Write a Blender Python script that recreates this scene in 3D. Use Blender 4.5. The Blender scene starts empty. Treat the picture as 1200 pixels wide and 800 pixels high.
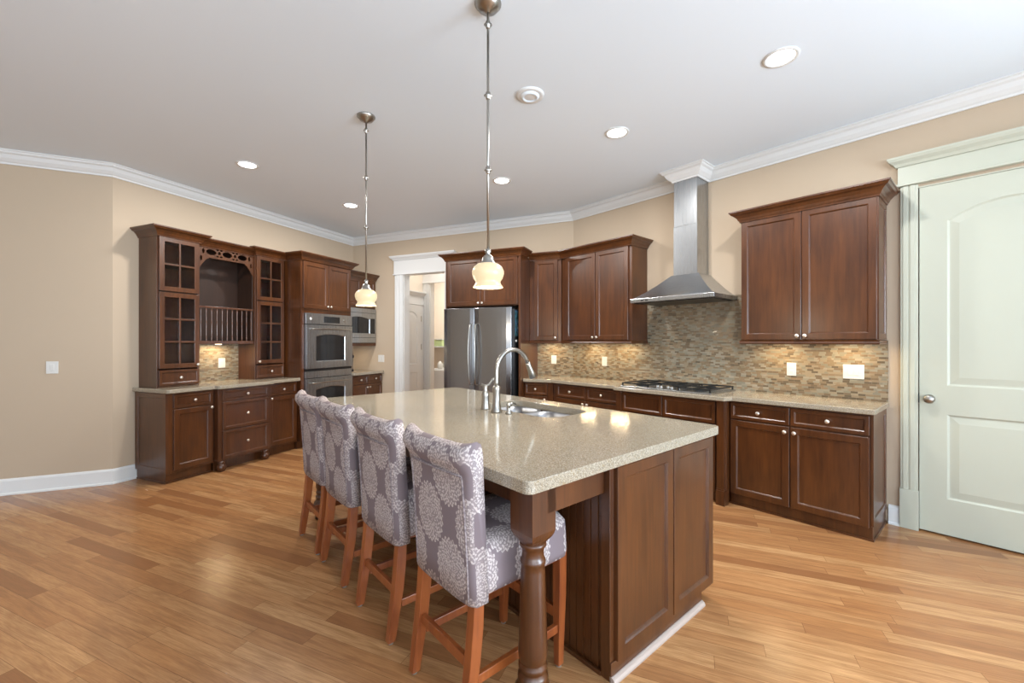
import bpy, bmesh, math, random
from mathutils import Vector
from mathutils.geometry import tessellate_polygon
S = bpy.context.scene
PI = math.pi
# ------------------------------------------------------------------ camera, world, exposure
cam_data = bpy.data.cameras.new('camera'); cam = bpy.data.objects.new('camera', cam_data)
S.collection.objects.link(cam); S.camera = cam
cam.location = (0, 0, 1.388); cam.rotation_euler = (PI/2, 0, 0)
cam_data.sensor_width = 36; cam_data.lens = 497/1200*36; cam_data.shift_y = 0.0004
cam_data.clip_start = .05
S.view_settings.view_transform = 'Standard'; S.view_settings.look = 'None'
S.view_settings.exposure = -0.12; S.view_settings.gamma = 1; S.view_settings.use_curve_mapping = False
W = bpy.data.worlds.new('world'); S.world = W; W.use_nodes = True
W.node_tree.nodes['Background'].inputs[0].default_value = (.75, .86, 1, 1)
W.node_tree.nodes['Background'].inputs[1].default_value = 1.0

def area(name, loc, rot, sx, sy, power, color, parent=None, shape='RECTANGLE', spread=PI):
    l = bpy.data.lights.new(name, 'AREA'); l.shape = shape; l.size = sx; l.size_y = sy
    l.energy = power; l.color = color; l.spread = spread
    o = bpy.data.objects.new(name, l); S.collection.objects.link(o)
    o.location = loc; o.rotation_euler = rot
    if parent: o.parent = parent
    return o
DAY = (.74, .87, 1.0)
# daylight entering by the windows behind and beside the camera
REAR_WIN = [(-5.2, 1.5), (-2.9, 1.5), (-.2, 1.9), (2.3, 1.9)]      # (centre x, width) in the rear wall
SIDE_WIN = [(-2.8, 1.5), (-.7, 1.7), (1.02, 1.1)]                               # (centre y, width) in the right wall; last one added for sheen on the island end
REAR_P = [25, 40, 120, 170]
for (x, w), p in zip(REAR_WIN, REAR_P):
    area('window_daylight', (x, -4.22, 1.55), (PI/2+.5, 0, 0), w, 2.1, p, DAY)
for (y, w), p in zip(SIDE_WIN, (170, 390, 45)):
    area('window_daylight', (4.33, y, 1.55), (PI/2+.42, 0, PI/2), w, 2.1, p, DAY)

# ------------------------------------------------------------------ frames
class Frame:
    """u runs left to right along a wall seen from the room, n comes out of the wall, z is up"""
    def __init__(s, o, to):
        d = Vector((to[0]-o[0], to[1]-o[1])); s.len = d.length; d.normalize()
        s.o = Vector(o); s.u = d; s.n = Vector((d.y, -d.x)); s.rz = math.atan2(d.y, d.x)
    def w(s, u, n, z=0): p = s.o + s.u*u + s.n*n; return Vector((p.x, p.y, z))
PA = (-6.65, 2.94); AB = (-3.913, 4.156); BC = (-2.672, 7.14); CD = (.819, 5.651); PD = (4.092, 1.871)
FA, FB, FC, FD = Frame(PA, AB), Frame(AB, BC), Frame(BC, CD), Frame(CD, PD)
FW = Frame((0, 0), (1, 0))                 # world axes: u = x, n = -y
def wp(p): return (p[0], -p[1])
CEIL = 3.11; ZC = .925                     # ceiling, worktop height

# ------------------------------------------------------------------ materials
def mat(name, color=(.5,.5,.5), rough=.5, metal=0, spec=.5, emit=None, estr=0, alpha=None, trans=None, aniso=0, coat=0):
    m = bpy.data.materials.new(name); m.use_nodes = True
    b = m.node_tree.nodes['Principled BSDF']
    b.inputs['Base Color'].default_value = (*color, 1); b.inputs['Roughness'].default_value = rough
    b.inputs['Metallic'].default_value = metal; b.inputs['Specular IOR Level'].default_value = spec
    if emit: b.inputs['Emission Color'].default_value = (*emit, 1); b.inputs['Emission Strength'].default_value = estr
    if trans is not None: b.inputs['Transmission Weight'].default_value = trans
    if aniso: b.inputs['Anisotropic'].default_value = aniso
    if coat: b.inputs['Coat Weight'].default_value = coat; b.inputs['Coat Roughness'].default_value = .15
    return m
def srgb(r, g, b):
    f = lambda c: (c/255/12.92) if c/255 <= .04045 else ((c/255+.055)/1.055)**2.4
    return (f(r), f(g), f(b))
class N:
    def __init__(s, m): s.t = m.node_tree; s.b = s.t.nodes['Principled BSDF']
    def add(s, ty, **kw):
        n = s.t.nodes.new(ty)
        for k, v in kw.items(): setattr(n, k, v)
        return n
    def link(s, a, b): s.t.links.new(a, b)
    def val(s, sock, v):
        if hasattr(v, 'is_linked') or isinstance(v, bpy.types.NodeSocket): s.link(v, sock)
        else: sock.default_value = v
    def math(s, op, a, b=0, c=None):
        n = s.add('ShaderNodeMath', operation=op); s.val(n.inputs[0], a); s.val(n.inputs[1], b)
        if c is not None: s.val(n.inputs[2], c)
        return n.outputs[0]
    def coord(s, kind='Object', scale=(1,1,1), rot=(0,0,0), loc=(0,0,0)):
        c = s.add('ShaderNodeTexCoord'); m = s.add('ShaderNodeMapping')
        m.inputs['Scale'].default_value = scale; m.inputs['Rotation'].default_value = rot; m.inputs['Location'].default_value = loc
        s.link(c.outputs[kind], m.inputs[0]); return m.outputs[0]
    def noise(s, vec, scale, detail=3, rough=.5, dist=0):
        n = s.add('ShaderNodeTexNoise'); s.link(vec, n.inputs['Vector']); n.inputs['Scale'].default_value = scale
        n.inputs['Detail'].default_value = detail; n.inputs['Roughness'].default_value = rough
        n.inputs['Distortion'].default_value = dist; return n.outputs['Fac']
    def ramp(s, fac, stops, interp='LINEAR'):
        r = s.add('ShaderNodeValToRGB'); r.color_ramp.interpolation = interp
        e = r.color_ramp.elements
        while len(e) < len(stops): e.new(.5)
        for i, (p, c) in enumerate(stops): e[i].position = p; e[i].color = (*c, 1) if len(c) == 3 else c
        s.link(fac, r.inputs[0]); return r.outputs[0]
    def mix(s, fac, a, b, mode='MIX'):
        n = s.add('ShaderNodeMix', data_type='RGBA', blend_type=mode)
        s.val(n.inputs[0], fac)
        for i, v in ((6, a), (7, b)):
            if isinstance(v, tuple): n.inputs[i].default_value = (*v, 1)
            else: s.link(v, n.inputs[i])
        return n.outputs[2]
    def bump(s, h, st=.2, d=.002):
        n = s.add('ShaderNodeBump'); n.inputs['Strength'].default_value = st; n.inputs['Distance'].default_value = d
        s.link(h, n.inputs['Height']); s.link(n.outputs[0], s.b.inputs['Normal'])
    def base(s, c): s.link(c, s.b.inputs['Base Color'])

def wood(name, c1, c2, rough=.35, scale=(30, 30, 2.2), spec=.5):
    m = mat(name, c1, rough, spec=spec); n = N(m)
    v = n.coord(scale=scale)
    g = n.noise(v, 1.6, 4, .6, .4)
    g2 = n.noise(n.coord(scale=(5, 5, 1.4)), 1.5, 2, .5)
    f = n.math('MULTIPLY_ADD', g2, .5, n.math('MULTIPLY', g, .5))
    n.base(n.ramp(f, [(.3, c2), (.7, c1)]))
    return m
CAB = wood('cabinet_wood', srgb(92, 52, 23), srgb(54, 27, 11), .3)
_b = CAB.node_tree.nodes['Principled BSDF']; _b.inputs['Coat Weight'].default_value = .35; _b.inputs['Coat Roughness'].default_value = .22
SHOE = mat('pale_shoe_glare', srgb(168, 152, 142), .3)  # paler than the cabinets, with grey glare put into the colour
CABD = wood('cabinet_wood_inner_shaded', srgb(52, 29, 15), srgb(36, 20, 10), .45)  # darker copy of the cabinet wood, shade inside the hutch put into the colour
STOOL = wood('stool_wood', srgb(158, 88, 44), srgb(112, 54, 28), .3, (22, 22, 3))
WALL = mat('beige_wall_paint', srgb(188, 170, 148), .7, spec=.25)
_n = N(WALL); _n.bump(_n.noise(_n.coord(), 160, 2), .05, .001)
CEILM = mat('ceiling_paint', srgb(228, 238, 247), .8, spec=.2)
_n = N(CEILM); _n.bump(_n.noise(_n.coord(), 120, 2), .05, .001)
TRIM = mat('white_trim_paint', srgb(222, 223, 222), .4)
SAGE = mat('sage_green_paint', srgb(184, 187, 172), .42)
LAUN = mat('warm_cream_wall_paint', srgb(232, 220, 204), .7, spec=.2)
_n = N(LAUN); _n.bump(_n.noise(_n.coord(), 120, 2), .04, .001)
def steel_mat(name, col, r, sc):
    m = mat(name, col, r, 1.0, aniso=.4); n = N(m)
    s_ = n.noise(n.coord(scale=sc), 1, 2, .6)
    rr = n.math('MULTIPLY_ADD', s_, .08, r-.04); n.link(rr, n.b.inputs['Roughness'])
    n.base(n.ramp(s_, [(.2, tuple(c*.94 for c in col)), (.8, col)]))
    return m
STEEL = steel_mat('brushed_steel', srgb(158, 159, 162), .22, (300, 300, 1.5))
SINKM = mat('satin_sink_steel', srgb(150, 152, 156), .38, 1)
STEELH = steel_mat('brushed_steel_horizontal', srgb(180, 184, 188), .28, (420, 420, 3))
NICK = mat('brushed_nickel', srgb(168, 165, 159), .28, 1)
KNOBM = mat('satin_nickel_knob', srgb(225, 218, 208), .3, .9)
DARKG = mat('dark_glass', (.012, .013, .015), .06, spec=.6)
BLACK = mat('black_enamel', (.012, .012, .013), .3)
IRON = mat('cast_iron', (.01, .011, .011), .45)
WPLAS = mat('white_plastic', srgb(214, 213, 208), .35)
PLAS2 = mat('shadow_grey_plastic', srgb(150, 148, 142), .4)
GLASS = mat('cabinet_glass', (1, 1, 1), .02, trans=1); GLASS.node_tree.nodes['Principled BSDF'].inputs['IOR'].default_value = 1.2
RUBBER = mat('grey_rubber', srgb(120, 118, 112), .6)
GREEN = mat('pale_green_card', srgb(186, 205, 150), .6)
TEAL = mat('teal_print', srgb(70, 120, 125), .4)
BROWNC = mat('brown_ceramic', srgb(150, 130, 112), .5)
def emis(name, col, st):
    m = mat(name, col, .4, emit=col, estr=st); return m
BULB = emis('recessed_lamp_glow', (1, .97, .92), 12)
PUCK = emis('puck_lamp_glow', (1, .82, .55), 4)
SHADE = mat('frosted_glass_shade', srgb(150, 138, 110), .3, emit=(1, .80, .50), estr=.72)
_n = N(SHADE)                                    # the bulb inside makes the glass glow

def granite():
    m = mat('speckled_granite', (.5, .5, .5),   .11, spec=.8); n = N(m)
    v = n.coord()
    a = n.noise(v, 260, 3, .7); b = n.noise(v, 90, 3, .6); c = n.noise(v, 3, 2)
    col = n.ramp(a, [(.32, srgb(76, 72, 66)), (.45, srgb(134, 125, 109)), (.57, srgb(164, 154, 137)), (.70, srgb(210, 206, 196))])
    col = n.mix(n.ramp(b, [(.56, (0,0,0)), (.66, (1,1,1))]), col, srgb(140, 124, 98))
    col = n.mix(n.math('MULTIPLY', c, .25), col, srgb(170, 156, 130))
    n.base(col); return m
GRAN = granite()

def tile():
    m = mat('mosaic_tile', (.5, .5, .5), .3); n = N(m)
    tc = n.add('ShaderNodeTexCoord'); sp = n.add('ShaderNodeSeparateXYZ'); n.link(tc.outputs['Object'], sp.inputs[0])
    H_, L_ = .0165, .046
    row = n.math('FLOOR', n.math('DIVIDE', sp.outputs[2], H_))
    w1 = n.add('ShaderNodeTexWhiteNoise', noise_dimensions='1D'); n.link(row, w1.inputs['W'])
    xs = n.math('ADD', n.math('DIVIDE', sp.outputs[0], L_), n.math('MULTIPLY', w1.outputs['Value'], 7))
    colm = n.math('FLOOR', xs)
    cb = n.add('ShaderNodeCombineXYZ'); n.link(row, cb.inputs[0]); n.link(colm, cb.inputs[1])
    w2 = n.add('ShaderNodeTexWhiteNoise', noise_dimensions='2D'); n.link(cb.outputs[0], w2.inputs['Vector'])
    big = n.noise(n.coord(), 2.2, 3, .6)
    f = n.math('ADD', w2.outputs['Value'], n.math('MULTIPLY', n.math('SUBTRACT', big, .5), .9))
    col = n.ramp(f, [(0, srgb(84, 68, 52)), (.09, srgb(120, 96, 72)), (.25, srgb(150, 126, 96)), (.42, srgb(168, 150, 122)),
                     (.56, srgb(136, 132, 116)), (.68, srgb(158, 154, 136)), (.8, srgb(146, 114, 80)), (.92, srgb(178, 168, 148))], 'CONSTANT')
    streak = n.noise(n.coord(scale=(40, 40, 160)), 1, 2)
    col = n.mix(n.math('MULTIPLY', streak, .4), col, srgb(132, 112, 88))
    fz = n.math('FRACT', n.math('DIVIDE', sp.outputs[2], H_)); fx = n.math('FRACT', xs)
    g = n.math('MAXIMUM', n.math('LESS_THAN', fz, .09), n.math('LESS_THAN', fx, .035))
    n.base(n.mix(g, n.mix(.34, col, srgb(96, 94, 80)), srgb(136, 126, 108)))
    rr = n.math('MULTIPLY_ADD', w2.outputs['Value'], .3, .15); n.link(rr, n.b.inputs['Roughness'])
    n.bump(n.math('SUBTRACT', 1, g), .3, .0015); return m
TILE = tile()

def floor_mat():
    m = mat('oak_floorboards', (.5, .3, .1), .26, spec=.45); n = N(m)
    ang = -FC.rz
    v = n.coord(rot=(0, 0, ang)); sp = n.add('ShaderNodeSeparateXYZ'); n.link(v, sp.inputs[0])
    Wd, Ln = .083, .95
    yy = n.math('DIVIDE', sp.outputs[1], Wd); row = n.math('FLOOR', yy)
    w1 = n.add('ShaderNodeTexWhiteNoise', noise_dimensions='1D'); n.link(row, w1.inputs['W'])
    xs = n.math('ADD', n.math('DIVIDE', sp.outputs[0], Ln), n.math('MULTIPLY', w1.outputs['Value'], 9.37))
    cm = n.math('FLOOR', xs)
    cb = n.add('ShaderNodeCombineXYZ'); n.link(row, cb.inputs[0]); n.link(cm, cb.inputs[1])
    w2 = n.add('ShaderNodeTexWhiteNoise', noise_dimensions='2D'); n.link(cb.outputs[0], w2.inputs['Vector'])
    off = n.add('ShaderNodeVectorMath', operation='MULTIPLY_ADD'); n.link(w2.outputs['Color'], off.inputs[0])
    off.inputs[1].default_value = (13, 13, 13)
    sc = n.add('ShaderNodeVectorMath', operation='MULTIPLY'); n.link(v, sc.inputs[0]); sc.inputs[1].default_value = (2.2, 26, 1)
    n.link(sc.outputs[0], off.inputs[2])
    grain = n.noise(off.outputs[0], 1.3, 5, .62, .6)
    sc2 = n.add('ShaderNodeVectorMath', operation='MULTIPLY'); n.link(v, sc2.inputs[0]); sc2.inputs[1].default_value = (6, 130, 1)
    fine = n.noise(sc2.outputs[0], 1.5, 3, .6)
    col = n.ramp(w2.outputs['Value'], [(0, srgb(142, 92, 52)), (.15, srgb(174, 121, 72)), (.5, srgb(187, 135, 85)), (.85, srgb(204, 156, 104)), (1, srgb(152, 98, 53))])
    col = n.mix(n.ramp(grain, [(.36, (.6,)*3), (.58, (0, 0, 0))]), col, srgb(136, 90, 50))
    col = n.mix(n.math('MULTIPLY', n.ramp(fine, [(.4, (1,)*3), (.6, (0,)*3)]), .32), col, srgb(122, 80, 44))
    fy = n.math('FRACT', yy); fx = n.math('FRACT', xs)
    g = n.math('MAXIMUM', n.math('LESS_THAN', fy, .022), n.math('LESS_THAN', fx, .0022))
    n.base(n.mix(n.math('MULTIPLY', g, .6), n.mix(.06, n.mix(.12, col, srgb(120, 72, 36)), srgb(150, 140, 130)), srgb(80, 48, 24)))
    n.link(n.math('MULTIPLY_ADD', grain, .14, .17), n.b.inputs['Roughness'])
    n.bump(n.math('SUBTRACT', 1, g), .12, .001); return m
OAK = floor_mat()

def fabric():
    m = mat('medallion_fabric', (.5, .5, .5), .85, spec=.2); n = N(m)
    uv = n.add('ShaderNodeUVMap'); uv.uv_map = 'UVMap'
    sp = n.add('ShaderNodeSeparateXYZ'); n.link(uv.outputs[0], sp.inputs[0])
    X = n.math('DIVIDE', n.math('ADD', sp.outputs[0], .02), .275); Y = n.math('DIVIDE', sp.outputs[1], .36)
    def cell(dx, dy):
        a = n.math('SUBTRACT', n.math('FRACT', n.math('ADD', X, dx)), .5); b = n.math('SUBTRACT', n.math('FRACT', n.math('ADD', Y, dy)), .5)
        cx = n.math('MULTIPLY', a, .275); cy = n.math('MULTIPLY', b, .36*.80)
        r = n.math('SQRT', n.math('ADD', n.math('MULTIPLY', cx, cx), n.math('MULTIPLY', cy, cy)))
        return r, n.math('ARCTAN2', cy, cx)
    r1, t1 = cell(0, 0); r2, t2 = cell(.5, .5)
    first = n.math('LESS_THAN', r1, r2)
    r = n.math('MINIMUM', r1, r2)
    t = n.math('ADD', n.math('MULTIPLY', t1, first), n.math('MULTIPLY', t2, n.math('SUBTRACT', 1, first)))
    petals = n.math('SINE', n.math('MULTIPLY', t, 24)); rings = n.math('SINE', n.math('MULTIPLY', r, 420))
    vo = n.add('ShaderNodeTexVoronoi'); n.link(uv.outputs[0], vo.inputs['Vector']); vo.inputs['Scale'].default_value = 130
    lace = n.math('ADD', n.math('MULTIPLY', n.math('MULTIPLY', petals, rings), .3), n.math('SUBTRACT', .55, vo.outputs['Distance']))
    edge = n.math('MULTIPLY_ADD', petals, .004, .094)
    inside = n.math('LESS_THAN', r, edge)
    la = n.ramp(lace, [(.02, (0,)*3), (.16, (1,)*3)])
    msk = n.math('MULTIPLY', inside, n.math('MULTIPLY_ADD', la, .62, .2))
    n.base(n.mix(msk, srgb(124, 111, 114), srgb(202, 191, 186)))
    n.bump(n.noise(n.coord(), 500, 2), .15, .001); return m
FAB = fabric()
def plain_fabric():
    m = mat('piping_fabric', srgb(150, 138, 140), .85, spec=.2); n = N(m)
    n.base(n.ramp(n.noise(n.coord(), 90, 2), [(.35, srgb(120, 108, 112)), (.65, srgb(165, 154, 152))])); return m
PIPE = plain_fabric()

# ------------------------------------------------------------------ mesh builder (frame coordinates u, n, z)
class MB:
    def __init__(s): s.v = []; s.f = []
    def add(s, vs, fs):
        k = len(s.v); s.v += [tuple(p) for p in vs]; s.f += [tuple(i+k for i in f) for f in fs]; return s
    def box(s, u0, u1, n0, n1, z0, z1):
        return s.add([(u,n,z) for z in (z0,z1) for n in (n0,n1) for u in (u0,u1)],
                     [(0,1,3,2),(4,6,7,5),(0,4,5,1),(2,3,7,6),(0,2,6,4),(1,5,7,3)])
    def loft(s, rings, cap=True, closed=True):
        k = len(rings[0]); vs = [p for r in rings for p in r]; fs = []
        for i in range(len(rings)-1):
            for j in range(k if closed else k-1):
                a, b = i*k+j, i*k+(j+1) % k; fs.append((a, b, b+k, a+k))
        if cap: fs.append(tuple(range(k))); fs.append(tuple(range((len(rings)-1)*k, len(rings)*k)))
        return s.add(vs, fs)
    def lathe(s, c, prof, axis='z', seg=24, cap=True):
        rings = []
        for r, h in prof:
            ring = []
            for i in range(seg):
                a = 2*PI*i/seg; x, y = r*math.cos(a), r*math.sin(a)
                if axis == 'z': ring.append((c[0]+x, c[1]+y, c[2]+h))
                elif axis == 'n': ring.append((c[0]+x, c[1]+h, c[2]+y))
                else: ring.append((c[0]+h, c[1]+x, c[2]+y))
            rings.append(ring)
        return s.loft(rings, cap)
    def tube(s, pts, r, seg=10):
        P = [Vector(p) for p in pts]; rings = []; up = Vector((.13, .21, .97)).normalized()
        for i, p in enumerate(P):
            d = (P[min(i+1, len(P)-1)] - P[max(i-1, 0)]).normalized()
            a = d.cross(up)
            if a.length < .05: a = d.cross(Vector((1, 0, 0)))
            a.normalize(); b = d.cross(a).normalized(); up = b if b.dot(up) > 0 else -b
            rr = r[i] if isinstance(r, (list, tuple)) else r
            rings.append([tuple(p + a*rr*math.cos(2*PI*j/seg) + up*rr*math.sin(2*PI*j/seg)) for j in range(seg)])
        return s.loft(rings)
    def beam(s, pts, hu, hn):          # rectangular section (in u, n) lofted along pts
        rings = []
        for i, (u, n, z) in enumerate(pts):
            a = hu[i] if isinstance(hu, (list, tuple)) else hu; b = hn[i] if isinstance(hn, (list, tuple)) else hn
            rings.append([(u-a, n-b, z), (u+a, n-b, z), (u+a, n+b, z), (u-a, n+b, z)])
        return s.loft(rings)
    def plate(s, outer, holes, n0, n1):     # extruded panel in the u-z plane with holes; n1 is the front
        loops = [outer]+holes; vec = [[Vector((p[0], 0, p[1])) for p in l] for l in loops]
        tris = tessellate_polygon(vec); flat = [p for l in loops for p in l]; k = len(flat)
        s_v = [(p[0], n1, p[1]) for p in flat] + [(p[0], n0, p[1]) for p in flat]
        fs = [tuple(t) for t in tris] + [tuple(i+k for i in reversed(t)) for t in tris]
        o = 0
        for l in loops:
            for j in range(len(l)):
                a, b = o+j, o+(j+1) % len(l); fs.append((a, b, b+k, a+k))
            o += len(l)
        return s.add(s_v, fs)
    def rings2(s, loops, fill=True):        # loops: [(pts2d, n)], bridged, the last filled
        k = len(loops[0][0]); vs = [(p[0], n, p[1]) for l, n in loops for p in l]; fs = []
        for i in range(len(loops)-1):
            for j in range(k):
                a, b = i*k+j, i*k+(j+1) % k; fs.append((a, b, b+k, a+k))
        if fill: fs.append(tuple(range((len(loops)-1)*k, len(loops)*k)))
        return s.add(vs, fs)
    def sweep(s, path, prof, closed=False):  # path [(u,n)], profile [(out,z)], out to the right of travel... side=+1 left
        P = [Vector(p) for p in path]; rings = []
        for i, p in enumerate(P):
            def nr(a, b): d = (b-a).normalized(); return Vector((d.y, -d.x))
            if i == 0: m = nr(P[0], P[1])
            elif i == len(P)-1: m = nr(P[-2], P[-1])
            else:
                a, b = nr(P[i-1], p), nr(p, P[i+1]); m = (a+b)/(1+a.dot(b))
            rings.append([(p.x+m.x*o, p.y+m.y*o, z) for o, z in prof])
        return s.loft(rings)
    def build(s, name, m, org=(0,0,0), smooth=False, uv=False, weld=False):
        bm = bmesh.new()
        vs = [bm.verts.new((p[0]-org[0], -(p[1]-org[1]), p[2]-org[2])) for p in s.v]
        for f in s.f:
            if len(set(f)) > 2:
                try: bm.faces.new([vs[i] for i in f])
                except ValueError: pass
        if weld: bmesh.ops.remove_doubles(bm, verts=bm.verts, dist=1e-5)
        bmesh.ops.recalc_face_normals(bm, faces=bm.faces)
        if uv:
            L = bm.loops.layers.uv.new('UVMap')
            for f in bm.faces:
                a = [abs(c) for c in f.normal]
                for l in f.loops:
                    x, y, z = l.vert.co
                    if a[2] > .75: l[L].uv = (x+.03, y+.11)
                    elif a[0] > .8: l[L].uv = (y+.07, z)
                    else: l[L].uv = (x+.03, z)
        me = bpy.data.meshes.new(name); bm.to_mesh(me); bm.free()
        me.materials.append(m)
        if smooth:
            for p in me.polygons: p.use_smooth = True
        return me
def rect(u0, u1, z0, z1, i=0): return [(u0+i, z0+i), (u1-i, z0+i), (u1-i, z1-i), (u0+i, z1-i)]
def arch(u0, u1, z0, z1, rise, i=0, seg=14):
    w = (u1-u0)/2; R = (w*w+rise*rise)/(2*rise); zc = z1-R; cu = (u0+u1)/2
    R2, w2 = R-i, w-i; a = math.asin(w2/R2)
    return [(u0+i, z0+i), (u1-i, z0+i)] + [(cu+R2*math.sin(a-2*a*k/seg), zc+R2*math.cos(a-2*a*k/seg)) for k in range(seg+1)]
def rrect(cu, cn, w, d, r, z, seg=5):
    pts = []
    for (sx, sy, a0) in ((1, 1, 0), (-1, 1, 90), (-1, -1, 180), (1, -1, 270)):
        for k in range(seg+1):
            a = math.radians(a0+90*k/seg); pts.append((cu+sx*(w/2-r)+r*math.cos(a), cn+sy*(d/2-r)+r*math.sin(a), z))
    return pts

class T:
    """a thing: an Empty at its base that parents its parts"""
    def __init__(s, name, label, cat, F, u, n, z=0, group=None, kind=None):
        s.F = F; s.org = (u, n, z)
        o = bpy.data.objects.new(name, None); S.collection.objects.link(o); o.empty_display_size = .1
        o.location = F.w(u, n, z); o.rotation_euler = (0, 0, F.rz); s.o = o
        if kind: o['kind'] = kind
        if label: o['label'] = label
        if cat: o['category'] = cat
        if group: o['group'] = group
    def add(s, name, mb, m, parent=None, bevel=.002, smooth=False, uv=False, label=None, weld=False, sub=0):
        me = mb.build(name, m, s.org, smooth, uv, weld)
        o = bpy.data.objects.new(name, me); S.collection.objects.link(o); o.parent = parent or s.o
        finish(o, bevel, sub)
        if label: o['label'] = label
        return o
    def inst(s, name, me, u, n, z, parent=None):
        o = bpy.data.objects.new(name, me); S.collection.objects.link(o); o.parent = parent or s.o
        o.location = (u-s.org[0], -(n-s.org[1]), z-s.org[2]); return o
def finish(o, bevel, sub=0):
    if bevel:
        b = o.modifiers.new('bevel', 'BEVEL'); b.width = bevel; b.segments = 2; b.limit_method = 'ANGLE'; b.angle_limit = math.radians(35)
    if sub:
        b = o.modifiers.new('sub', 'SUBSURF'); b.levels = sub; b.render_levels = sub
def single(name, mb, m, F, org, label=None, cat=None, kind=None, bevel=.002, smooth=False, uv=False, group=None, sub=0):
    me = mb.build(name, m, org, smooth, uv); o = bpy.data.objects.new(name, me); S.collection.objects.link(o)
    o.location = F.w(*org); o.rotation_euler = (0, 0, F.rz); finish(o, bevel, sub)
    if kind: o['kind'] = kind
    if label: o['label'] = label
    if cat: o['category'] = cat
    if group: o['group'] = group
    return o
def struct(name, mb, m, F=FW, org=(0,0,0), bevel=0, smooth=False): return single(name, mb, m, F, org, kind='structure', bevel=bevel, smooth=smooth)
def copy_thing(src, loc, label=None, rz=None):
    r = src.copy(); S.collection.objects.link(r); r.location = loc
    if rz is not None: r.rotation_euler = (0, 0, rz)
    if label: r['label'] = label
    for ch in src.children:
        c = ch.copy(); S.collection.objects.link(c); c.parent = r
        for g in ch.children:
            d = g.copy(); S.collection.objects.link(d); d.parent = c
    return r

# ------------------------------------------------------------------ structure
PR = (4.092, -4.0); PL = (-6.65, -4.0)
HB = (-5.2, 9.6)                         # extent of the rooms behind the doorway
fl = MB(); fl.add([(-7.4, 4.6, -.1), (5.0, 4.6, -.1), (5.0, -11.5, -.1), (-7.4, -11.5, -.1), (-7.4, 4.6, 0), (5.0, 4.6, 0), (5.0, -11.5, 0), (-7.4, -11.5, 0)],
                  [(0,1,2,3), (4,5,6,7), (0,1,5,4), (1,2,6,5), (2,3,7,6), (3,0,4,7)])
struct('floor', fl, OAK)
cl = MB(); cl.box(-7.4, 5.0, -11.5, 4.6, CEIL, CEIL+.1); struct('ceiling', cl, CEILM)
struct('wall_left', MB().box(-.1, FA.len, -.15, 0, 0, CEIL), WALL, FA)
struct('wall_back_left', MB().box(0, FB.len, -.15, 0, 0, CEIL), WALL, FB)
OP0, OP1, OPH = 1.03, 1.80, 2.47         # doorway
wc = MB().plate([(0, 0), (OP0, 0), (OP0, OPH), (OP1, OPH), (OP1, 0), (FC.len, 0), (FC.len, CEIL), (0, CEIL)], [], -.15, 0)
struct('wall_back', wc, WALL, FC)
DW0, DW1, DWH = 3.332, 4.25, 2.53
wd = MB().plate([(0, 0), (DW0, 0), (DW0, DWH), (DW1, DWH), (DW1, 0), (FD.len+.1, 0), (FD.len+.1, CEIL), (0, CEIL)], [], -.15, 0)
struct('wall_right_back', wd, WALL, FD)
# window walls behind and beside the camera
rear = MB().plate([(-6.8, 0), (4.25, 0), (4.25, CEIL), (-6.8, CEIL)], [rect(x-w/2, x+w/2, .5, 2.6) for x, w in REAR_WIN], 4.0, 4.15)
struct('wall_rear', rear, WALL)
FR = Frame((4.092, 1.95), (4.092, -4.0))     # right wall
side = MB().plate([(0, 0), (5.95, 0), (5.95, CEIL), (0, CEIL)], [rect(1.95-y-w/2, 1.95-y+w/2, .5, 2.6) for y, w in SIDE_WIN], -.15, 0)
struct('wall_right', side, WALL, FR)
struct('wall_left_side', MB().box(-6.8, -6.65, -2.94, 4.15, 0, CEIL), WALL)
k = 1
for x, w in REAR_WIN:
    m_ = MB().plate(rect(x-w/2, x+w/2, .5, 2.6), [rect(x-w/2+.06, x-.02, .56, 1.9), rect(x+.02, x+w/2-.06, .56, 1.9), rect(x-w/2+.06, x-.02, 1.94, 2.54), rect(x+.02, x+w/2-.06, 1.94, 2.54)], 4.04, 4.1)
    struct('window_%d' % k, m_, TRIM); k += 1
for y, w in SIDE_WIN:
    c = 1.95-y
    m_ = MB().plate(rect(c-w/2, c+w/2, .5, 2.6), [rect(c-w/2+.06, c-.02, .56, 1.9), rect(c+.02, c+w/2-.06, .56, 1.9), rect(c-w/2+.06, c-.02, 1.94, 2.54), rect(c+.02, c+w/2-.06, 1.94, 2.54)], -.1, -.04)
    struct('window_%d' % k, m_, TRIM, FR); k += 1
# ceiling crown, mitred round the corners and round the hood chimney
CH0, CH1, CHN = 1.548, 1.792, .25
crown = [(0, 3.0), (.012, 3.0), (.016, 3.014), (.028, 3.022), (.05, 3.045), (.066, 3.075), (.084, 3.085), (.09, 3.1), (.1, 3.102), (.1, 3.11), (0, 3.11)]
def loc2(F, u, n): p = F.w(u, n); return (p.x, -p.y)
path = [wp(PL), wp(PA), wp(AB), wp(BC), wp(CD), loc2(FD, CH0, 0), loc2(FD, CH0, CHN), loc2(FD, CH1, CHN), loc2(FD, CH1, 0), wp(PD), wp(PR)]
struct('trim_1', MB().sweep(path[::-1], crown), TRIM)
bb = [(0, 0), (.028, 0), (.028, .012), (.016, .022), (.016, .125), (.010, .138), (0, .145)]
def baseb(name, pts): struct(name, MB().sweep(pts[::-1], bb), TRIM)
baseb('baseboard_left', [wp(PL), wp(PA), wp(AB), loc2(FB, .19, 0)])
baseb('baseboard_back', [loc2(FC, .70, 0), loc2(FC, .835, 0)])
baseb('baseboard_right_back', [loc2(FD, 3.168, 0), loc2(FD, 3.236, 0)])

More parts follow.
